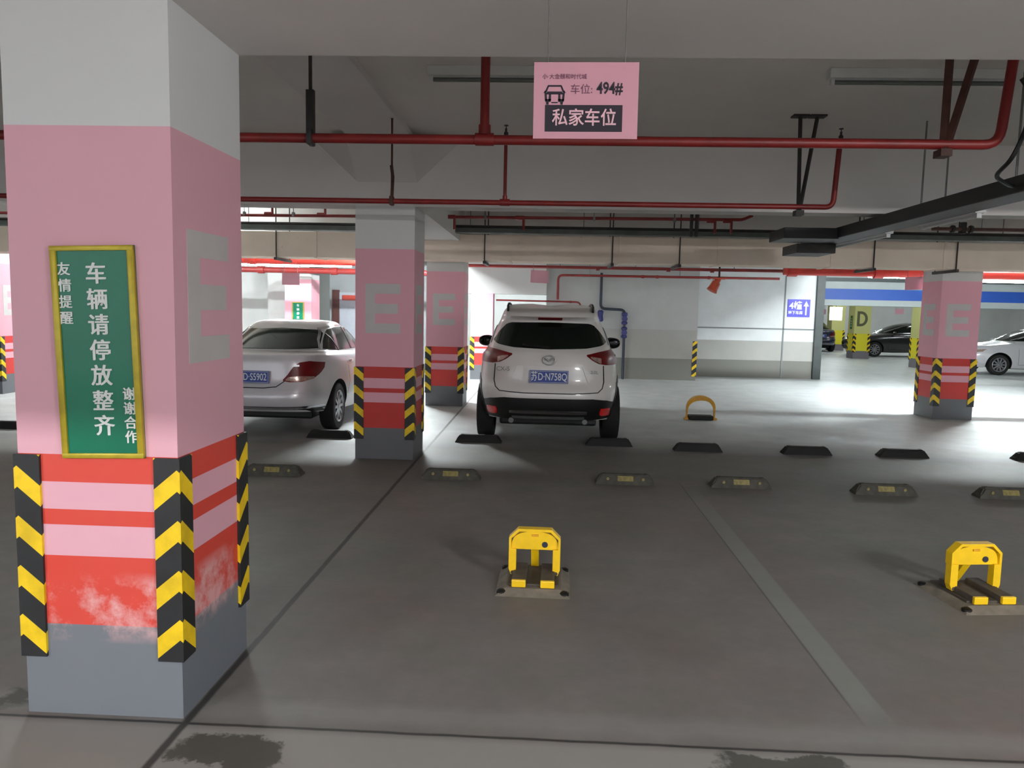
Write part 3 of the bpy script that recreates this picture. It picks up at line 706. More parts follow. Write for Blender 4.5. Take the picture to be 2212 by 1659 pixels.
struct('wall_bay_far_left', MB().box((-13.2, 19.4, 0), (-7.05, 19.7, H)), M['white_wall'], 'shaded white wall beyond the silver saloon', 'wall')
struct('wall_bay', MB().box((-5.62, 19.3, 0), (-2.9, 19.6, H)), M['grey_wall'], 'blue-grey recessed wall with a brown door frame', 'wall')
struct('wall_beyond', MB().box((-9, 27.0, 0), (4, 27.2, H)), M['white_wall'], 'brightly lit white wall beyond the opening', 'wall')
struct('wall_beyond_right', MB().box((7.02, 20.62, 0), (7.2, 27.0, H)), M['white_wall'], 'white side wall beyond the shutter rail', 'wall')
# shutter housing with a blue stripe
t = thing('roller_shutter_box', 'long grey roller shutter box with a blue stripe over the far opening', 'shutter', (7.22, 21.0, 0))
MB().box((0, 0, 1.97), (18.6, .5, H - .002)).build('housing', M['shutter'], t)
MB().box((0, -.012, 2.13), (18.6, 0, 2.42)).build('stripe', M['blue_band'], t)
MB().box((0, -.05, 2.62), (18.6, 0, 2.72)).build('ledge', M['rail'], t)
# brown door frame and its dark red plate
t = thing('door_frame', 'dark brown door frame on the blue-grey wall', 'door', (-5.42, 19.3, 0))
MB().box((-.12, -.06, 0), (.06, 0, 2.08)).build('jamb', M['brown'], t)
MB().box((.06, -.03, 0), (1.10, 0, 2.02)).build('door_leaf', M['door_grey'], t)
tag(MB().box((-5.28, 19.22, 1.82), (-4.86, 19.28, 1.95), bev=.01).build('wall_plate', M['red_sign']), 'small dark red plate above the grey door by the brown frame', 'sign')
# corner guard on the white wall edge
g = guard_mesh(.10, .98, .10); o = g.build('wall_corner_guard', M['guard']); o.rotation_euler = (0, 0, pi / 2); o.location = (3.72, 19.0, 0)
tag(o, 'black and yellow striped guard on the white wall\'s corner', 'corner guard')

# ------------------------------------------------------------------ signs
def board(label, loc, wd, ht, tilt, cols, name='notice_board', group=None, rz=0):
    t = thing(name, label, 'sign', loc, rz, group)
    b = MB().box((-wd / 2, -.012, -ht / 2), (wd / 2, 0, ht / 2)).build('panel', M['sign_green'], t); b.rotation_euler = (0, tilt, 0)
    fr = MB(); e = .026 * wd / .34
    for q in (-1, 1):
        fr.box((q * wd / 2 - e * (q > 0), -.02, -ht / 2), (q * wd / 2 + e * (q < 0), .0, ht / 2), bev=.004)
        fr.box((-wd / 2, -.021, q * ht / 2 - e * .8 * (q > 0)), (wd / 2, .0, q * ht / 2 + e * .8 * (q < 0)), bev=.004)
    f = fr.build('frame', M['sign_frame'], t, 40); f.rotation_euler = (0, tilt, 0)
    for body, size, x, zt, pitch in cols: put_column(body, size, pitch, M['sign_white'], b, x, zt, -.0135)
    return t
board('tall green notice board with white writing and brassy frame on the scuffed pink pillar', (-1.718, 2.82, 1.462), .325, .815, radians(-1.6),
      [('车辆请停放整齐', .084, .012, .352, .097), ('友情提醒', .052, -.112, .352, .062), ('谢谢合作', .052, .116, -.128, .056)])
board('small green notice board on the pillar beside the brown door frame', (-5.93, 17.75, 1.52), .28, .44, 0, [('车辆停放', .07, 0, .19, .095)])
o = board('small green notice board on the shaded face of the letter D pillar', (12.298, 31.30, 1.45), .22, .55, 0, [('车辆停放', .07, 0, .2, .1)], rz=-pi / 2)
def hang_sign(label, loc, wd, ht, top, full=True, ry=0.0, gap=.72, dy=.06):
    t = thing('hanging_sign', label, 'sign', loc, 0, 'pink cards hung on strings')
    c = MB().box((-wd / 2, -.002, -ht), (wd / 2, .002, 0)).build('card', M['pink_card'], t); c.rotation_euler = (0, ry, 0)
    for q in (-1, 1):
        MB().tube([(q * wd * gap / 2, 0, -.02), (q * wd * gap / 2 * 1.02, .001, .0), (q * wd * gap / 2 * 1.06, dy, top - loc[2])], .0022 if full else .004, 6).build('string', M['string'], t)
    if full:
        y = -.0028
        MB().box((-.143, y, -.238), (.130, -.001, -.146)).build('black_band', M['ink'], c)
        put_text('私家车位', .062, M['pink_letter'], c, (-.004, y - .001, -.193), sx=.92, bold=.0008, depth=.0008)
        put_text('车位:', .036, M['ink_soft'], c, (-.016, y, -.094), depth=.0008)
        put_text('494#', .056, M['ink'], c, (.083, y, -.090), bold=.0012, sx=.78, depth=.0008)
        put_text('小·大金颐和时代城', .019, M['ink_soft'], c, (-.076, y, -.050), depth=.0008)
        ic = MB(); P = lambda u, v, d: (-.110 + u, y + .0015 - d * .0015, -.146 + v)
        def pl(poly): ic.prism(poly, P, 0, 1)
        pl([(-.036, .042), (-.028, .044), (-.020, .064), (-.025, .066)]); pl([(.036, .042), (.025, .066), (.020, .064), (.028, .044)])   # roof posts
        pl([(-.025, .062), (.025, .062), (.024, .068), (-.024, .068)])
        pl([(-.030, .036), (.030, .036), (.026, .046), (-.026, .046)])
        for q in (-1, 1):
            pl([(q * .036, .044), (q * .028, .042), (q * .026, .014), (q * .034, .014)][::q]); pl([(q * .020, .038), (q * .013, .038), (q * .012, .014), (q * .022, .014)][::q])
            pl([(q * .034, .020), (q * .012, .020), (q * .014, .010), (q * .032, .010)][::q]); pl([(q * .030, .010), (q * .020, .010), (q * .021, .001), (q * .029, .001)][::q])
            pl([(q * .040, .040), (q * .034, .050), (q * .031, .044)][::q])
        pl([(-.013, .010), (.013, .010), (.010, .006), (-.010, .006)])
        ic.build('car_symbol', M['ink'], c)
    return t
hang_sign('pink card reading 494# hung from the nearest beam on two strings', (.113, 2.76, 2.532), .368, .262, 2.95, True, radians(-.3))
hang_sign('blank-looking pink card hanging beyond the silver saloon\'s roof', (-4.62, 13.44, 2.235), .32, .21, 2.74, False, 0, dy=0)
hang_sign('pink card hanging above the white car\'s roof', (-.16, 13.44, 2.365), .32, .22, 2.74, False, radians(2), dy=0)
hang_sign('pink card hanging close beside the pink driveway pillar', (6.30, 13.46, 2.375), .31, .22, 2.74, False, radians(-3), dy=0)
hang_sign('tiny bright pink card beside the glowing light box in the far zone', (12.05, 34.0, 1.98), .34, .22, H, False, 0, dy=0)
hang_sign('tiny pink card hanging over the black car in the far zone', (14.75, 32.6, 2.05), .36, .22, H, False, 0, dy=0)
hang_sign('tiny bright pink card hanging above the silver car in the driveway', (13.75, 26.5, 1.93), .34, .17, H, False, 0, dy=0)
t = thing('direction_sign', 'blue sign with white 4, a character and an up arrow on the white wall', 'sign', (6.585, 20.285, 1.865))
MB().box((-.29, -.01, -.23), (.29, .012, .23), bev=.004).build('panel', M['blue_sign'], t)
put_text('4幢', .23, M['sign_white'], t, (-.085, -.012, .055), bold=.006, sx=.95)
put_text('地下车库', .10, M['sign_white'], t, (-.085, -.012, -.125), bold=.002, sx=.95)
MB().prism([(.165, -.18), (.205, -.18), (.205, .05), (.255, .05), (.185, .19), (.115, .05), (.165, .05)], lambda u, v, d: (u, -.012 + d, v), 0, .004).build('arrow', M['sign_white'], t)

# ------------------------------------------------------------------ lamps
def batten(label, loc, length, tube, rz=0.0, group='fluorescent lamps', n=1, h=.05, rod=0):
    t = thing('fluorescent_lamp', label, 'lamp', loc, rz, group)
    MB().box((-length / 2, -.045, -h), (length / 2, .045, 0), bev=.006).build('housing', M['lamp_body'], t)
    for q in ([0] if n == 1 else [-.03, .03]):
        MB().tube([(-length / 2 + .03, q, -h - .022), (length / 2 - .03, q, -h - .022)], .016, 10).build('tube', M[tube], t, 40)
    cb = MB()
    for q in (-1, 1): cb.box((q * (length / 2 - .03) - .012, -.02, -h - .04), (q * (length / 2 - .03) + .012, .02, -h))
    cb.build('tube_holder', M['lamp_body'], t)
    if rod:
        for q in (-1, 1): MB().tube([(q * length * .35, 0, 0), (q * length * .35, 0, rod)], .006, 6).build('hanger_rod', M['galv'], t)
    return t
batten('unlit fluorescent lamp on the ceiling behind the 494# card', (-.28, 5.72, H), 1.30, 'tube_off', h=.07)
batten('unlit fluorescent lamp on the ceiling beside the rusty pipe bracket', (2.62, 5.72, H), 1.30, 'tube_off', h=.07)
# lit lamps behind the viewer
for x in (-6.5, -1.2, 6.4): batten('lit fluorescent lamp behind the viewer', (x, -4.72, H), 1.30, 'tube_rear', n=2)
# unseen lamp added above the duct to brighten the beam face behind it
batten('unseen fill lamp added above the beige duct, hidden by the biggest pillar', (-6.25, 12.22, 2.975), 1.30, 'tube_bay', n=2, rod=H - 2.975)
# driveway lamps: on the slab
for x in (-14.5, -8.6, -2.8, 8.2): batten('lit fluorescent lamp on the driveway ceiling behind the beige duct', (x, 14.65, H), 1.30, {-2.8: 'tube_drive', 8.2: 'tube_driveb'}.get(x, 'tube_drivec'), n=2)
# driveway lamps hanging under a slim tray, in view
def tray_lamp(label, x0, x1, y, z, tube, k):
    t = thing('hanging_lamp', label, 'lamp', (x0, y, z), 0, 'lit lamps hung over the driveway'); L = x1 - x0
    MB().box((0, -.05, .0), (L, .05, .05), bev=.006).build('housing', M['lamp_body'], t)
    for i in range(k):
        a, b = L * i / k + .02, L * (i + 1) / k - .02
        MB().tube([(a, 0, -.025), (b, 0, -.025)], .024, 10).build('tube', M[tube], t, 40)
    for xx in (.15, L - .15): MB().tube([(xx, 0, .05), (xx, 0, H - z)], .006, 6).build('hanger_rod', M['galv'], t)
    return t
tray_lamp('lit lamp strip under the red pipe beyond the silver saloon', -7.6, -4.2, 16.1, 2.54, 'tube_tray', 3)
tray_lamp('short lit lamp just beside the top of the pink driveway pillar', 6.55, 8.0, 16.0, 2.52, 'tube_trayc', 1)
tray_lamp('lit lamp strip reaching out of view past the pink driveway pillar', 8.85, 11.8, 16.0, 2.47, 'tube_trayb', 2)
tray_lamp('lit lamp strip hung over the lane to one side of the viewer', -4.6, -3.2, -.5, 2.52, 'tube_lane', 1)
tray_lamp('lit lamp strip hung over the lane to the other side of the viewer', 3.9, 5.1, -1.3, 2.80, 'tube_laneb', 1)
# lamps beyond the opening and in the far zones
for x, y in ((-3.6, 23.6), (-.9, 23.6)): batten('lit fluorescent lamp beyond the bright opening', (x, y, H), 1.30, 'tube_beyond', n=2)
for x, y in ((10.9, 24.6), (10.2, 29.0), (16.5, 28.5), (16.8, 31.8), (13.0, 36.0), (17.5, 36.0), (16.0, 41.0), (22.0, 40.0)): batten('lit fluorescent lamp on the ceiling of the yellow pillar zone', (x, y, H), 1.30, 'tube_far', n=2)
t = thing('light_box', 'glowing white light box beside the letter D pillar', 'lamp', (13.55, 36.4, 1.50)); MB().box((-.28, -.05, 0), (.28, .05, .62), bev=.02).build('glowing_face', M['light_box'], t)
MB().tube([(0, 0, .62), (0, 0, H - 1.5)], .02, 8).build('hanger_rod', M['galv'], t)

# ------------------------------------------------------------------ pipes
def elbow(p, q, r, n=6):
    """points of a path with rounded corners"""
    return p
def rounded(pts, r=.08, n=5):
    pts = [Vector(p) for p in pts]; out = [pts[0]]
    for a, b, c in zip(pts, pts[1:], pts[2:]):
        u = (a - b).normalized(); v = (c - b).normalized(); k = min(r, (a - b).length * .45, (c - b).length * .45)
        for i in range(n + 1):
            t = i / n; out.append((1 - t) ** 2 * (b + u * k) + 2 * t * (1 - t) * b + t * t * (b + v * k))
    out.append(pts[-1]); return out
def fitting(mb, p, r, axis, ln=.05):
    d = {'x': (1, 0, 0), 'y': (0, 1, 0), 'z': (0, 0, 1)}[axis]; d = Vector(d); p = Vector(p)
    mb.tube([p - d * ln, p + d * ln], r * 1.32, 12)
def sprinkler(parent, x, y, z0, z1, r=.016, mat='red_pipe'):
    mb = MB().tube([(x, y, z0), (x, y, z1 - .10)], r, 10); fitting(mb, (x, y, z0 + .03), r, 'z', .03)
    mb.build('drop_pipe', M[mat], parent, 40)
    MB().lathe([(.020, -.10), (.020, -.065), (.010, -.055), (.010, -.03), (.004, -.025), (.004, -.008), (.020, -.006), (.020, 0)], 12, (x, y, z1)).build('sprinkler_head', M['dark_iron'], parent, 40)
def vee(parent, x, y, z, dx1, dx2, w1=.022, mat='rust', plate=True):
    """angle-iron bracket: two legs from the slab meeting at the pipe"""
    mb = MB()
    for dx in (dx1, dx2):
        a, b = Vector((x + dx, y, H)), Vector((x + dx * .06, y, z - .05))
        mb.tube([a, b], w1, 4)
        if plate: mb.box((a.x - .07, y - .05, H - .015), (a.x + .07, y + .05, H))
    mb.box((x - .035, y - .05, z - .08), (x + .035, y + .05, z - .035)); mb.build('pipe_bracket', M[mat], parent)
def rod_hanger(parent, x, y, z, r=.008, mat='dark_iron', clip=.05):
    mb = MB().tube([(x, y, H), (x, y, z + .03)], r, 6).tube([(x, y, H), (x, y, H - .06)], r * 2.2, 8)
    mb.box((x - .018, y - clip, z - clip), (x + .018, y + clip, z + clip), bev=.01); mb.build('pipe_hanger', M[mat], parent, 40)
# main sprinkler pipe under the first bay
t = thing('sprinkler_pipe', 'thick red sprinkler pipe crossing in front of the second beam, turning up at its end', 'pipe', (0, 5.0, 0))
p1 = 2.755
MB().tube(rounded([(-9, 0, p1 - .01), (2.80, 0, p1), (2.86, 0, H)], .10), .031, 14).build('pipe_run', M['red_pipe'], t, 40)
mb = MB().tube([(-.44, 0, p1), (-.44, 0, H)], .030, 12); fitting(mb, (-.44, 0, p1), .031, 'x', .06); fitting(mb, (-.44, 0, p1 + .06), .03, 'z', .03)
mb.build('riser', M['red_pipe'], t, 40)
rod_hanger(t, -1.58, 0, p1, .012, clip=.05)
MB().box((-1.605, -.02, p1 + .02), (-1.555, .02, p1 + .30)).build('hanger_strap', M['dark_iron'], t)
vee(t, 2.46, 0, p1, .0, .19, .027)
# branch pipe with upright sprinkler heads
t = thing('sprinkler_pipe', 'thin red sprinkler pipe with upright heads along the lower edge of the second beam', 'pipe', (0, 7.0, 0), 0)
p2 = 2.635
MB().tube(rounded([(-9, 0, p2 - .01), (2.52, 0, p2), (2.55, 0, 3.23)], .07), .024, 12).build('pipe_run', M['red_pipe'], t, 40)
mb = MB(); fitting(mb, (-.42, 0, p2), .024, 'x', .045); mb.build('tee', M['red_pipe'], t, 40)
sprinkler(t, -.42, 0, p2, 3.32); 
MB().lathe([(.020, -.10), (.020, -.065), (.010, -.055), (.010, -.03), (.004, -.025), (.004, -.008), (.020, -.006), (.020, 0)], 12, (2.553, 0, 3.32)).build('sprinkler_head', M['dark_iron'], t, 40)
rod_hanger(t, -1.46, 0, p2, .010, 'rust', .042)
MB().tube([(-1.46, 0, p2), (-1.455, .02, p2 + .22), (-1.465, 0, p2 + .32)], .016, 6).build('hanger_strap', M['rust'], t)
vee(t, 2.22, 0, p2, -.03, .12, .018, 'dark_iron')
# thin pipe behind the second beam
t = thing('sprinkler_pipe', 'dark red sprinkler pipe with fittings, in front of the beige duct\'s upper edge', 'pipe', (0, 10.6, 0))
p3 = 2.93
MB().tube(rounded([(-9, 0, p3 - .05), (2.62, 0, p3 + .02), (2.75, 0, p3 + .08)], .05), .022, 10).build('pipe_run', M['red_pipe'], t, 40)
for x in (-3.95, -3.2, -1.38, -.42, 2.2, 2.42):
    mb = MB(); fitting(mb, (x, 0, p3), .022, 'x', .06); mb.tube([(x + .05, 0, p3), (x + .05, 0, p3 - .17 if x > -3 else H)], .018, 8)
    mb.build('pipe_fitting', M['red_pipe'], t, 40)
for x in (-4.3, -3.6, -.9, .6, 1.7): rod_hanger(t, x, 0, p3, .006, 'galv', .03)
for x in (1.93, 2.0): MB().box((x - .018, -.03, p3 - .22), (x + .018, .03, p3 + .10)).build('pipe_bracket', M['dark_iron'], t)
# stub with valve at the right edge
t = thing('sprinkler_pipe', 'dark sprinkler pipe stub with a valve beyond the black cable tray', 'pipe', (5.2, 10.6, 2.87))
MB().tube([(-.05, 0, 0), (3.2, 0, 0)], .024, 10).build('pipe_run', M['rust'], t, 40)
for x in (.22, .46): MB().lathe([(.05, -.02), (.055, 0), (.05, .02)], 12, (x, 0, 0), 'x').build('flange', M['dark_iron'], t, 40)
MB().tube([(.36, 0, -.06), (.36, 0, .09)], .04, 10).build('valve', M['dark_iron'], t, 40)
MB().tube([(.6, 0, 0), (.6, 0, H - 2.87)], .006, 6).build('pipe_hanger', M['galv'], t)
# beige duct with seams, hangers and cross bars
t = thing('air_duct', 'long beige ventilation duct crossing the garage over the parking row', 'duct', (0, 12.0, 0))
da, db, dz0, dz1 = -16, 16, 2.43, 2.83
MB().box((da, 0, dz0), (db, .58, dz1), bev=.01).build('duct_body', M['duct'], t)
for i, x in enumerate((-7.2, -5.6, -3.72, -2.6, -.62, 1.10, 2.62, 4.35, 6.05, 7.8)):
    MB().box((x - .02, -.012, dz0 - .012), (x + .02, .592, dz1 + .012)).build('flange', M['duct'], t)
for x in (-4.35, -1.02, .98, 2.02, 4.98, 6.22):
    mb = MB().tube([(x, -.025, dz0 - .05), (x, -.025, H)], .010, 6).tube([(x, .61, dz0 - .05), (x, .61, H)], .010, 6)
    mb.box((x - .022, -.07, dz0 - .055), (x + .022, .66, dz0 - .012)); mb.build('duct_hanger', M['dark_iron'], t)
# slim tray running along the top of the duct
t = thing('cable_tray', 'slim grey-green cable tray running along the upper edge of the beige duct', 'cable tray', (0, 11.5, 2.80))
MB().box((-16, -.10, 0), (16, .10, .07), bev=.006).build('tray', M['green_tray'], t)
MB().tube([(-16, -.06, .095), (3.4, -.05, .092), (16, -.06, .097)], .022, 8).build('cable', M['dark_iron'], t, 40)
for x in (-4.6, -2.9, -1.2, .5, 2.2, 4.6, 6.6): MB().tube([(x, 0, 0), (x, 0, H - 2.80)], .007, 6).build('hanger_rod', M['galv'], t)
# black cable tray passing under the second beam
t = thing('cable_tray', 'wide black cable tray with an end turned aside, hung below the second beam', 'cable tray', (0, 0, 2.57))
mb = MB().box((3.33, 3.4, 0), (3.60, 10.35, .125), bev=.008).box((2.72, 9.05, -.01), (3.35, 9.65, .115), bev=.008); mb.build('tray', M['black_tray'], t)
MB().box((3.10, 9.75, -.12), (3.58, 10.35, -.002), bev=.008).build('junction_box', M['dark_iron'], t)
for x, y in ((3.36, 7.15), (3.36, 5.75), (3.57, 7.15), (3.57, 5.75)): MB().tube([(x, y, .12), (x, y, H - 2.57)], .008, 6).build('hanger_rod', M['galv'], t)
batten('unlit white lamp strip along the far stretch of the black cable tray', (3.648, 9.25, 2.605), 1.65, 'lamp_body', pi / 2, h=.04)
batten('unlit white lamp strip along the nearer stretch of the black cable tray', (3.648, 7.20, 2.605), 1.0, 'lamp_body', pi / 2, h=.04)
tag(MB().tube(rounded([(2.905, 5.0, 3.16), (2.98, 5.0, 3.06), (2.94, 4.96, 2.86), (2.86, 4.95, 2.66), (2.90, 5.2, 2.60), (3.10, 5.4, 2.58), (3.315, 5.7, 2.62)], .09), .014, 8).build('black_cable', M['black_tray'], None, 40), 'black cable drooping from the red pipe\'s end onto the black cable tray', 'cable')
# driveway pipes
def run(label, pts, r, mat, fits=(), supports=(), name='fire_pipe'):
    t = thing(name, label, 'pipe', pts[0]); o = Vector(pts[0])
    MB().tube([Vector(p) - o for p in rounded(pts, .12)], r, 14).build('pipe_run', M[mat], t, 40)
    for f in fits:
        mb = MB(); fitting(mb, Vector(f) - o, r, 'x', r * 1.1); mb.build('coupling', M[mat], t, 40)
    for sx in supports:
        p = Vector(sx) - o; MB().tube([p, (p.x, p.y, H - o.z)], .008, 6).build('pipe_hanger', M['galv'], t)
    return t
run('thick red fire main over the driveway beside the pink pillar', [(4.30, 14.2, 2.475), (12.5, 14.2, 2.46)], .075, 'red_bright', ((4.45, 14.2, 2.475), (6.0, 14.2, 2.472)), ((5.2, 14.2, 2.5), (7.9, 14.2, 2.5), (10.5, 14.2, 2.5)))
run('red fire pipe over the driveway beyond the silver saloon', [(-12, 15.2, 2.55), (-2.6, 15.2, 2.53)], .055, 'red_bright', ((-6, 15.2, 2.54),), ((-5.4, 15.2, 2.55), (-3.6, 15.2, 2.55)))
run('lower dull red pipe above the blank pink card', [(-12, 17.2, 2.47), (-2.2, 17.2, 2.45)], .065, 'red_pipe', ((-6.6, 17.2, 2.46), (-4.9, 17.2, 2.455)), ((-6.9, 17.2, 2.47), (-5.0, 17.2, 2.47)))
run('dark red pipe above the white car just below the beige duct', [(-1.75, 14.2, 2.47), (4.28, 14.2, 2.475)], .03, 'red_pipe', ((.9, 14.2, 2.46), (2.2, 14.2, 2.46), (3.0, 14.2, 2.46)), ((.2, 14.2, 2.47), (1.6, 14.2, 2.47), (3.4, 14.2, 2.47)))
run('thin dull red pipe along the top of the white wall', [(.23, 18.80, 1.94), (.23, 18.80, 2.54), (5.6, 18.80, 2.55)], .03, 'red_pipe', ((2.3, 18.8, 2.54), (2.65, 18.8, 2.54), (3.9, 18.8, 2.545)), ((1.0, 18.8, 2.55), (3.2, 18.8, 2.55)))
run('thin red pipe running level just above the white car\'s roof', [(-1.30, 18.88, 1.90), (.80, 18.88, 1.89), (.80, 18.88, 1.1)], .022, 'red_pipe', ((.55, 18.88, 1.89),))
t = run('dark blue water pipe with blue valves on the white wall beside the white car', [(1.30, 18.90, 2.62), (1.30, 18.90, 1.74), (1.90, 18.90, 1.72), (1.90, 18.90, 0)], .034, 'navy_pipe', (), (), 'water_pipe')
for z0, z1 in ((1.02, 1.30), (1.36, 1.66)):
    mb = MB().lathe([(.05, 0), (.075, .02), (.075, .06), (.05, .08), (.06, .14), (.05, .2), (.075, .22), (.075, z1 - z0 - .02), (.05, z1 - z0)], 14, (.60, 0, z0 - 2.62))
    v_ = mb.build('valve', M['blue_valve'], t, 40)
    MB().tube([(.60, 0, z0 + .14 - 2.62), (.60, -.05, z0 + .14 - 2.62)], .02, 8).build('valve_stem', M['blue_valve'], v_, 40)
    MB().lathe([(.07, -.01), (.07, .01)], 14, (.60, -.055, z0 + .14 - 2.62), 'y').build('hand_wheel', M['blue_valve'], v_, 40)
MB().lathe([(.05, 0), (.075, .03), (.06, .15), (.075, .25), (.05, .28)], 14, (0, 0, 1.42 - 2.62)).build('valve', M['blue_valve'], t, 40)
# orange fitting hanging from the pipe
t = thing('alarm_horn', 'orange-red tapered horn hanging under the pipes by the white wall', 'horn', (3.05, 13.95, 2.30))
a = Vector((0.02, 0, 0)); b = Vector((-.10, -.02, -.22))
MB().tube([a, a.lerp(b, .25), a.lerp(b, .3), a.lerp(b, .8), b], [.05, .055, .075, .085, .10], 16).build('horn', M['orange'], t, 40)
MB().tube([(.03, 0, -.02), (.03, 0, .30), (.03, -.555, .44)], .018, 8).build('arm', M['rust'], t, 40)
MB().box((-.08, -.05, -.01), (.14, .05, .02), bev=.006).build('bracket', M['orange'], t)

# ------------------------------------------------------------------ floor furniture
def stop_mesh(L=.58, wd=.15, h=.095):
    mb = MB(); e = .055
    P = [(-L / 2, -wd / 2, 0), (L / 2, -wd / 2, 0), (L / 2, wd / 2, 0), (-L / 2, wd / 2, 0)]
    Q = [(-L / 2 + .01, -wd / 2 + .008, .03), (L / 2 - .01, -wd / 2 + .008, .03), (L / 2 - .01, wd / 2 - .008, .03), (-L / 2 + .01, wd / 2 - .008, .03)]
    T = [(-L / 2 + e, -wd / 2 + .035, h), (L / 2 - e, -wd / 2 + .035, h), (L / 2 - e, wd / 2 - .035, h), (-L / 2 + e, wd / 2 - .035, h)]
    fs = [(3, 2, 1, 0), (8, 9, 10, 11)]
    for o in (0, 4):
        for k in range(4): fs.append((o + k, o + (k + 1) % 4, o + 4 + (k + 1) % 4, o + 4 + k))
    mb.add(P + Q + T, fs)
    me = mb.mesh('x', []) ; bm = bmesh.new(); bm.from_mesh(me); bpy.data.meshes.remove(me)
    bmesh.ops.bevel(bm, geom=[e_ for e_ in bm.edges if min(v.co.z for v in e_.verts) > .02], offset=.012, segments=2, affect='EDGES')
    return MB().bm(bm)
def stop_parts(t, refl, dust):
    stop_mesh().build('block', M['dusty_rubber' if dust else 'black_rubber'], t, 40)
    for x in (-.20, .20): MB().lathe([(.022, 0), (.022, .006), (.012, .009)], 12, (x, 0, .092)).build('bolt_cap', M['dark_steel'], t, 40)
    if refl:
        for y in (-1, 1):
            mb = MB(); hw = .075
            for x0 in (-hw,):
                mb.add([(x0, y * .068, .036), (-x0, y * .068, .036), (-x0, y * .046, .082), (x0, y * .046, .082), (x0, y * .060, .034), (-x0, y * .060, .034), (-x0, y * .038, .080), (x0, y * .038, .080)],
                       [(0, 1, 2, 3), (4, 7, 6, 5), (0, 3, 7, 4), (1, 5, 6, 2), (3, 2, 6, 7), (0, 4, 5, 1)])
            mb.build('reflector', M['pale_reflector'], t)
        for x in (-.17, .17): MB().lathe([(.014, 0), (.014, .006), (.006, .01)], 10, (0, 0, 0), 'y').build('reflector_stud', M['pale_reflector'], t, 40, (x, -.066, .055))
sA = thing('wheel_stop', 'black wheel stop behind the white car\'s tyre nearest the second pillar', 'wheel stop', (-.83, 9.34, 0), 0, 'black wheel stops of the far row'); stop_parts(sA, False, False)
for x, y, lab in ((.80, 9.36, 'black wheel stop behind the white car\'s tyre on the open side'), (1.86, 9.17, 'black wheel stop in front of the small yellow hoop barrier'), (3.16, 9.17, 'black wheel stop, second past the white car in the far row'),
                  (4.30, 9.17, 'black wheel stop, third past the white car in the far row'), (5.90, 9.19, 'black wheel stop, last of the far row, cut by the frame'), (-6.95, 9.35, 'black wheel stop showing past the biggest pillar\'s outer edge'), (-2.72, 9.36, 'black wheel stop behind the silver saloon\'s tyre beside the second pillar')):
    dup(sA, (x, y, 0), 0, lab)
sB = thing('wheel_stop', 'dusty wheel stop with yellow reflector beside the second pillar\'s foot', 'wheel stop', (-.91, 7.26, 0), 0, 'dusty wheel stops of the near row'); stop_parts(sB, True, True)
for x, y, lab in ((-2.66, 7.2, 'dusty wheel stop between the biggest pillar and the second pillar'), (.79, 7.28, 'dusty wheel stop with reflector in line behind the centre yellow barrier'), (1.90, 7.28, 'dusty wheel stop just past the pale floor strip'),
                  (3.22, 7.18, 'dusty wheel stop, second past the pale floor strip'), (4.36, 7.18, 'dusty wheel stop, last of the near row, cut by the frame')):
    dup(sB, (x, y, 0), 0, lab)
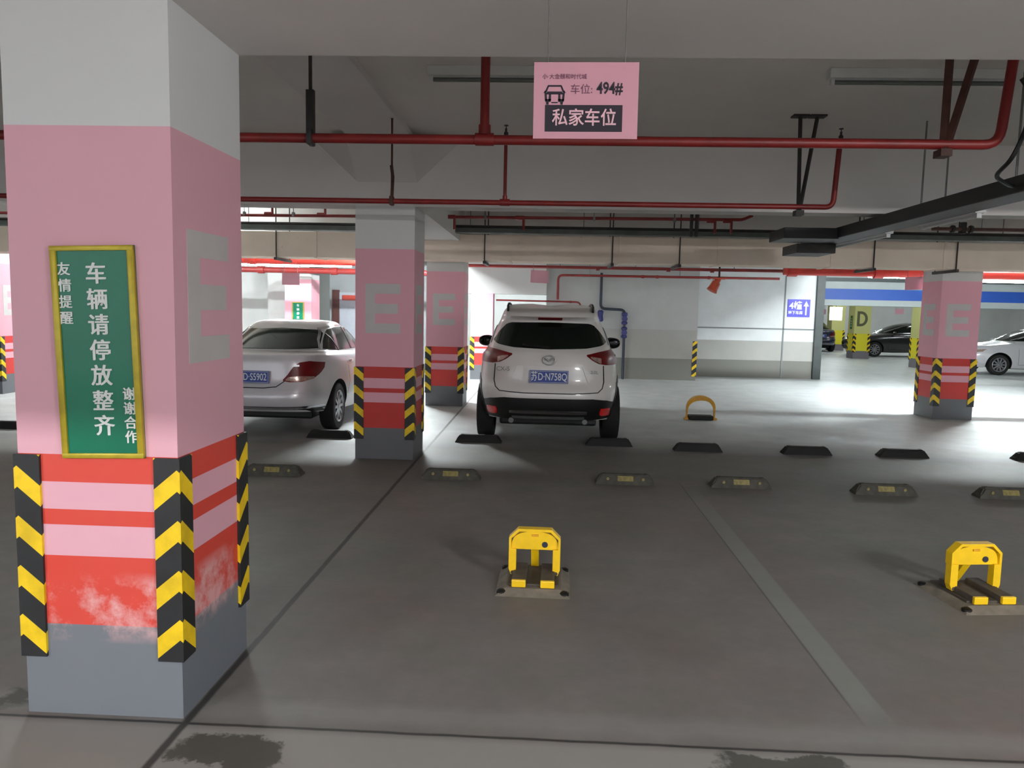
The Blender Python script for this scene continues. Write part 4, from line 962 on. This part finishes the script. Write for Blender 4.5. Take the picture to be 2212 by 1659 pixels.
# folding parking barriers
def barrier(label, loc, rz):
    t = thing('parking_barrier', label, 'parking barrier', loc, rz, 'yellow folding parking barriers')
    b = MB(); a = [(-.22, -.25), (.22, -.25), (.22, .25), (-.22, .25)]; i = [(-.165, -.19), (.165, -.19), (.165, .19), (-.165, .19)]
    b.add([(x, y, 0) for x, y in a] + [(x, y, .032) for x, y in i], [(3, 2, 1, 0), (4, 5, 6, 7)] + [(k, (k + 1) % 4, 4 + (k + 1) % 4, 4 + k) for k in range(4)])
    b.build('base_plate', M['dirty_steel'], t)
    for x in (-.185, .185):
        for y in (-.205, .205): MB().lathe([(.028, 0), (.028, .016), (.016, .024), (.008, .024)], 14, (x, y, .004)).build('anchor_bolt', M['hole'], t, 40)
    MB().box((-.15, -.15, .03), (.15, .19, .045), bev=.004).build('well', M['dark_steel'], t)
    for x in (-.085, .085):
        h = .042
        MB().box((x - h, -.165, .032), (x + h, .14, .078), bev=.008).build('foot_pad', M['dark_steel'], t)
        MB().box((x - h, -.185, .034), (x + h, -.163, .078), bev=.006).build('yellow_stop', M['yellow'], t)
    # upright plate: chamfered hood with a recessed arched face
    W_, zt = .157, .335
    out = [(-W_, .205), (-W_, zt - .055), (-W_ + .055, zt), (W_ - .055, zt), (W_, zt - .055), (W_, .205)]
    hd = MB(); y0 = .02
    arch = [(-W_ + .014, .205), (-W_ + .016, .245)] + [(-(W_ - .022) * cos(q), .245 + (zt - .018 - .245) * (sin(q) ** .75)) for q in [pi * k / 14 for k in range(1, 14)]] + [(W_ - .016, .245), (W_ - .014, .205)]
    hd.prism(arch, lambda u, v, d: (u, y0 + d, v), -.012, .03)
    rim_o = out; n = len(rim_o)
    inn = [(-W_ + .014, .205), (-W_ + .014, zt - .062), (-W_ + .062, zt - .016), (W_ - .062, zt - .016), (W_ - .014, zt - .062), (W_ - .014, .205)]
    vs = [(u, y0 - .028, v) for u, v in rim_o] + [(u, y0 - .028, v) for u, v in inn] + [(u, y0 + .03, v) for u, v in rim_o] + [(u, y0 + .03, v) for u, v in inn]; fs = []
    for k in range(n - 1): fs += [(k, k + 1, n + k + 1, n + k), (k, 2 * n + k, 2 * n + k + 1, k + 1), (n + k, n + k + 1, 3 * n + k + 1, 3 * n + k), (2 * n + k, 3 * n + k, 3 * n + k + 1, 2 * n + k + 1)]
    fs += [(0, n, 3 * n, 2 * n), (n - 1, 2 * n - 1, 4 * n - 1, 3 * n - 1)]
    hd.add(vs, fs); hd.build('hood', M['yellow'], t)
    MB().box((-.020, y0 - .020, zt - .048), (.022, y0 - .010, zt - .034), bev=.002).build('slot', M['yellow_dirty'], t)
    MB().lathe([(.018, 0), (.018, .004), (.010, .006)], 16, (.062, y0 - .018, .238), 'y').build('lock_cylinder', M['navy_pipe'], t, 40)
    for sg in (-1, 1):
        lg = MB().prism([(sg * W_, .21), (sg * (W_ - .045), .21), (sg * (W_ - .045), .075), (sg * (W_ - .028), .05), (sg * (W_ - .014), .05), (sg * W_, .085)], lambda u, v, d: (u, y0 + d, v), -.028, .022)
        lg.build('side_leg', M['yellow'], t)
        MB().tube([(sg * (W_ - .025), y0 - .03, .062), (sg * (W_ - .025), y0 + .03, .062)], .012, 10).build('hinge', M['dark_steel'], t, 40)
    MB().add([(-.024, y0 + .03, .215), (.024, y0 + .03, .215), (.024, y0 + .07, .215), (-.024, y0 + .07, .215), (-.024, y0 + .15, .045), (.024, y0 + .15, .045), (.024, y0 + .19, .045), (-.024, y0 + .19, .045)],
             [(3, 2, 1, 0), (4, 5, 6, 7), (0, 1, 5, 4), (1, 2, 6, 5), (2, 3, 7, 6), (3, 0, 4, 7)]).build('prop_leg', M['yellow'], t)
    return t
barrier('yellow folding parking barrier standing alone in the middle bay', (-.045, 4.49, 0), radians(-1))
barrier('yellow folding parking barrier beyond the pale floor strip, casting a long shadow', (2.585, 4.50, 0), radians(7))
t = thing('hoop_barrier', 'small yellow hoop parking barrier on the floor past the white car', 'parking barrier', (2.445, 11.95, 0))
mb = MB(); vs = []; fs = []; K = 28
for k in range(K + 1):
    q = pi * k / K; q2 = min(max((k / K - .18) / .64, 0), 1) * pi
    if k / K < .18: c = (-.225, .19 * (k / K) / .18); nrm = (-1, 0)
    elif k / K > .82: c = (.225, .19 * (1 - k / K) / .18); nrm = (1, 0)
    else: c = (-.225 * cos(q2), .19 + .19 * sin(q2)); nrm = (-cos(q2), sin(q2))
    wd = .022 + .05 * max(0, sin(pi * k / K)) ** 2
    for th in (0, -.072 * max(.30, sin(pi * k / K) ** 1.5)):
        for y in (-wd, wd): vs.append((c[0] + nrm[0] * th, y, c[1] + nrm[1] * th))
for k in range(K):
    o = 4 * k; fs += [(o, o + 1, o + 5, o + 4), (o + 2, o + 6, o + 7, o + 3), (o, o + 4, o + 6, o + 2), (o + 1, o + 3, o + 7, o + 5)]
fs += [(0, 2, 3, 1), (4 * K, 4 * K + 1, 4 * K + 3, 4 * K + 2)]
mb.add(vs, fs); mb.build('hoop', M['yellow_dirty'], t, 50)
MB().box((-.19, -.10, 0), (.19, .10, .07), bev=.02).build('base', M['black_rubber'], t)
for x in (-.225, .225): MB().box((x - .03, -.05, 0), (x + .03, .05, .03), bev=.008).build('hinge', M['yellow_dirty'], t)

# ------------------------------------------------------------------ cars
build_suv((.03, 9.05, 0))
build_sedan(M['car_silver'], 'silver saloon parked tail out between the two nearest pink pillars', (-3.66, 9.15, 0), 0, None, '苏D·S5902')
build_sedan(M['car_silver'], 'silver car with its nose toward the pink driveway pillar, cut by the frame', (17.25, 24.35, 0), pi / 2)
build_sedan(M['car_black'], 'black car parked beside the letter D pillar', (17.45, 33.6, 0), pi / 2)
build_sedan(M['car_blue'], 'dark blue car with a blue plate, tail out behind the shutter rail', (12.82, 36.0, 0), 0, None, '苏D·88')
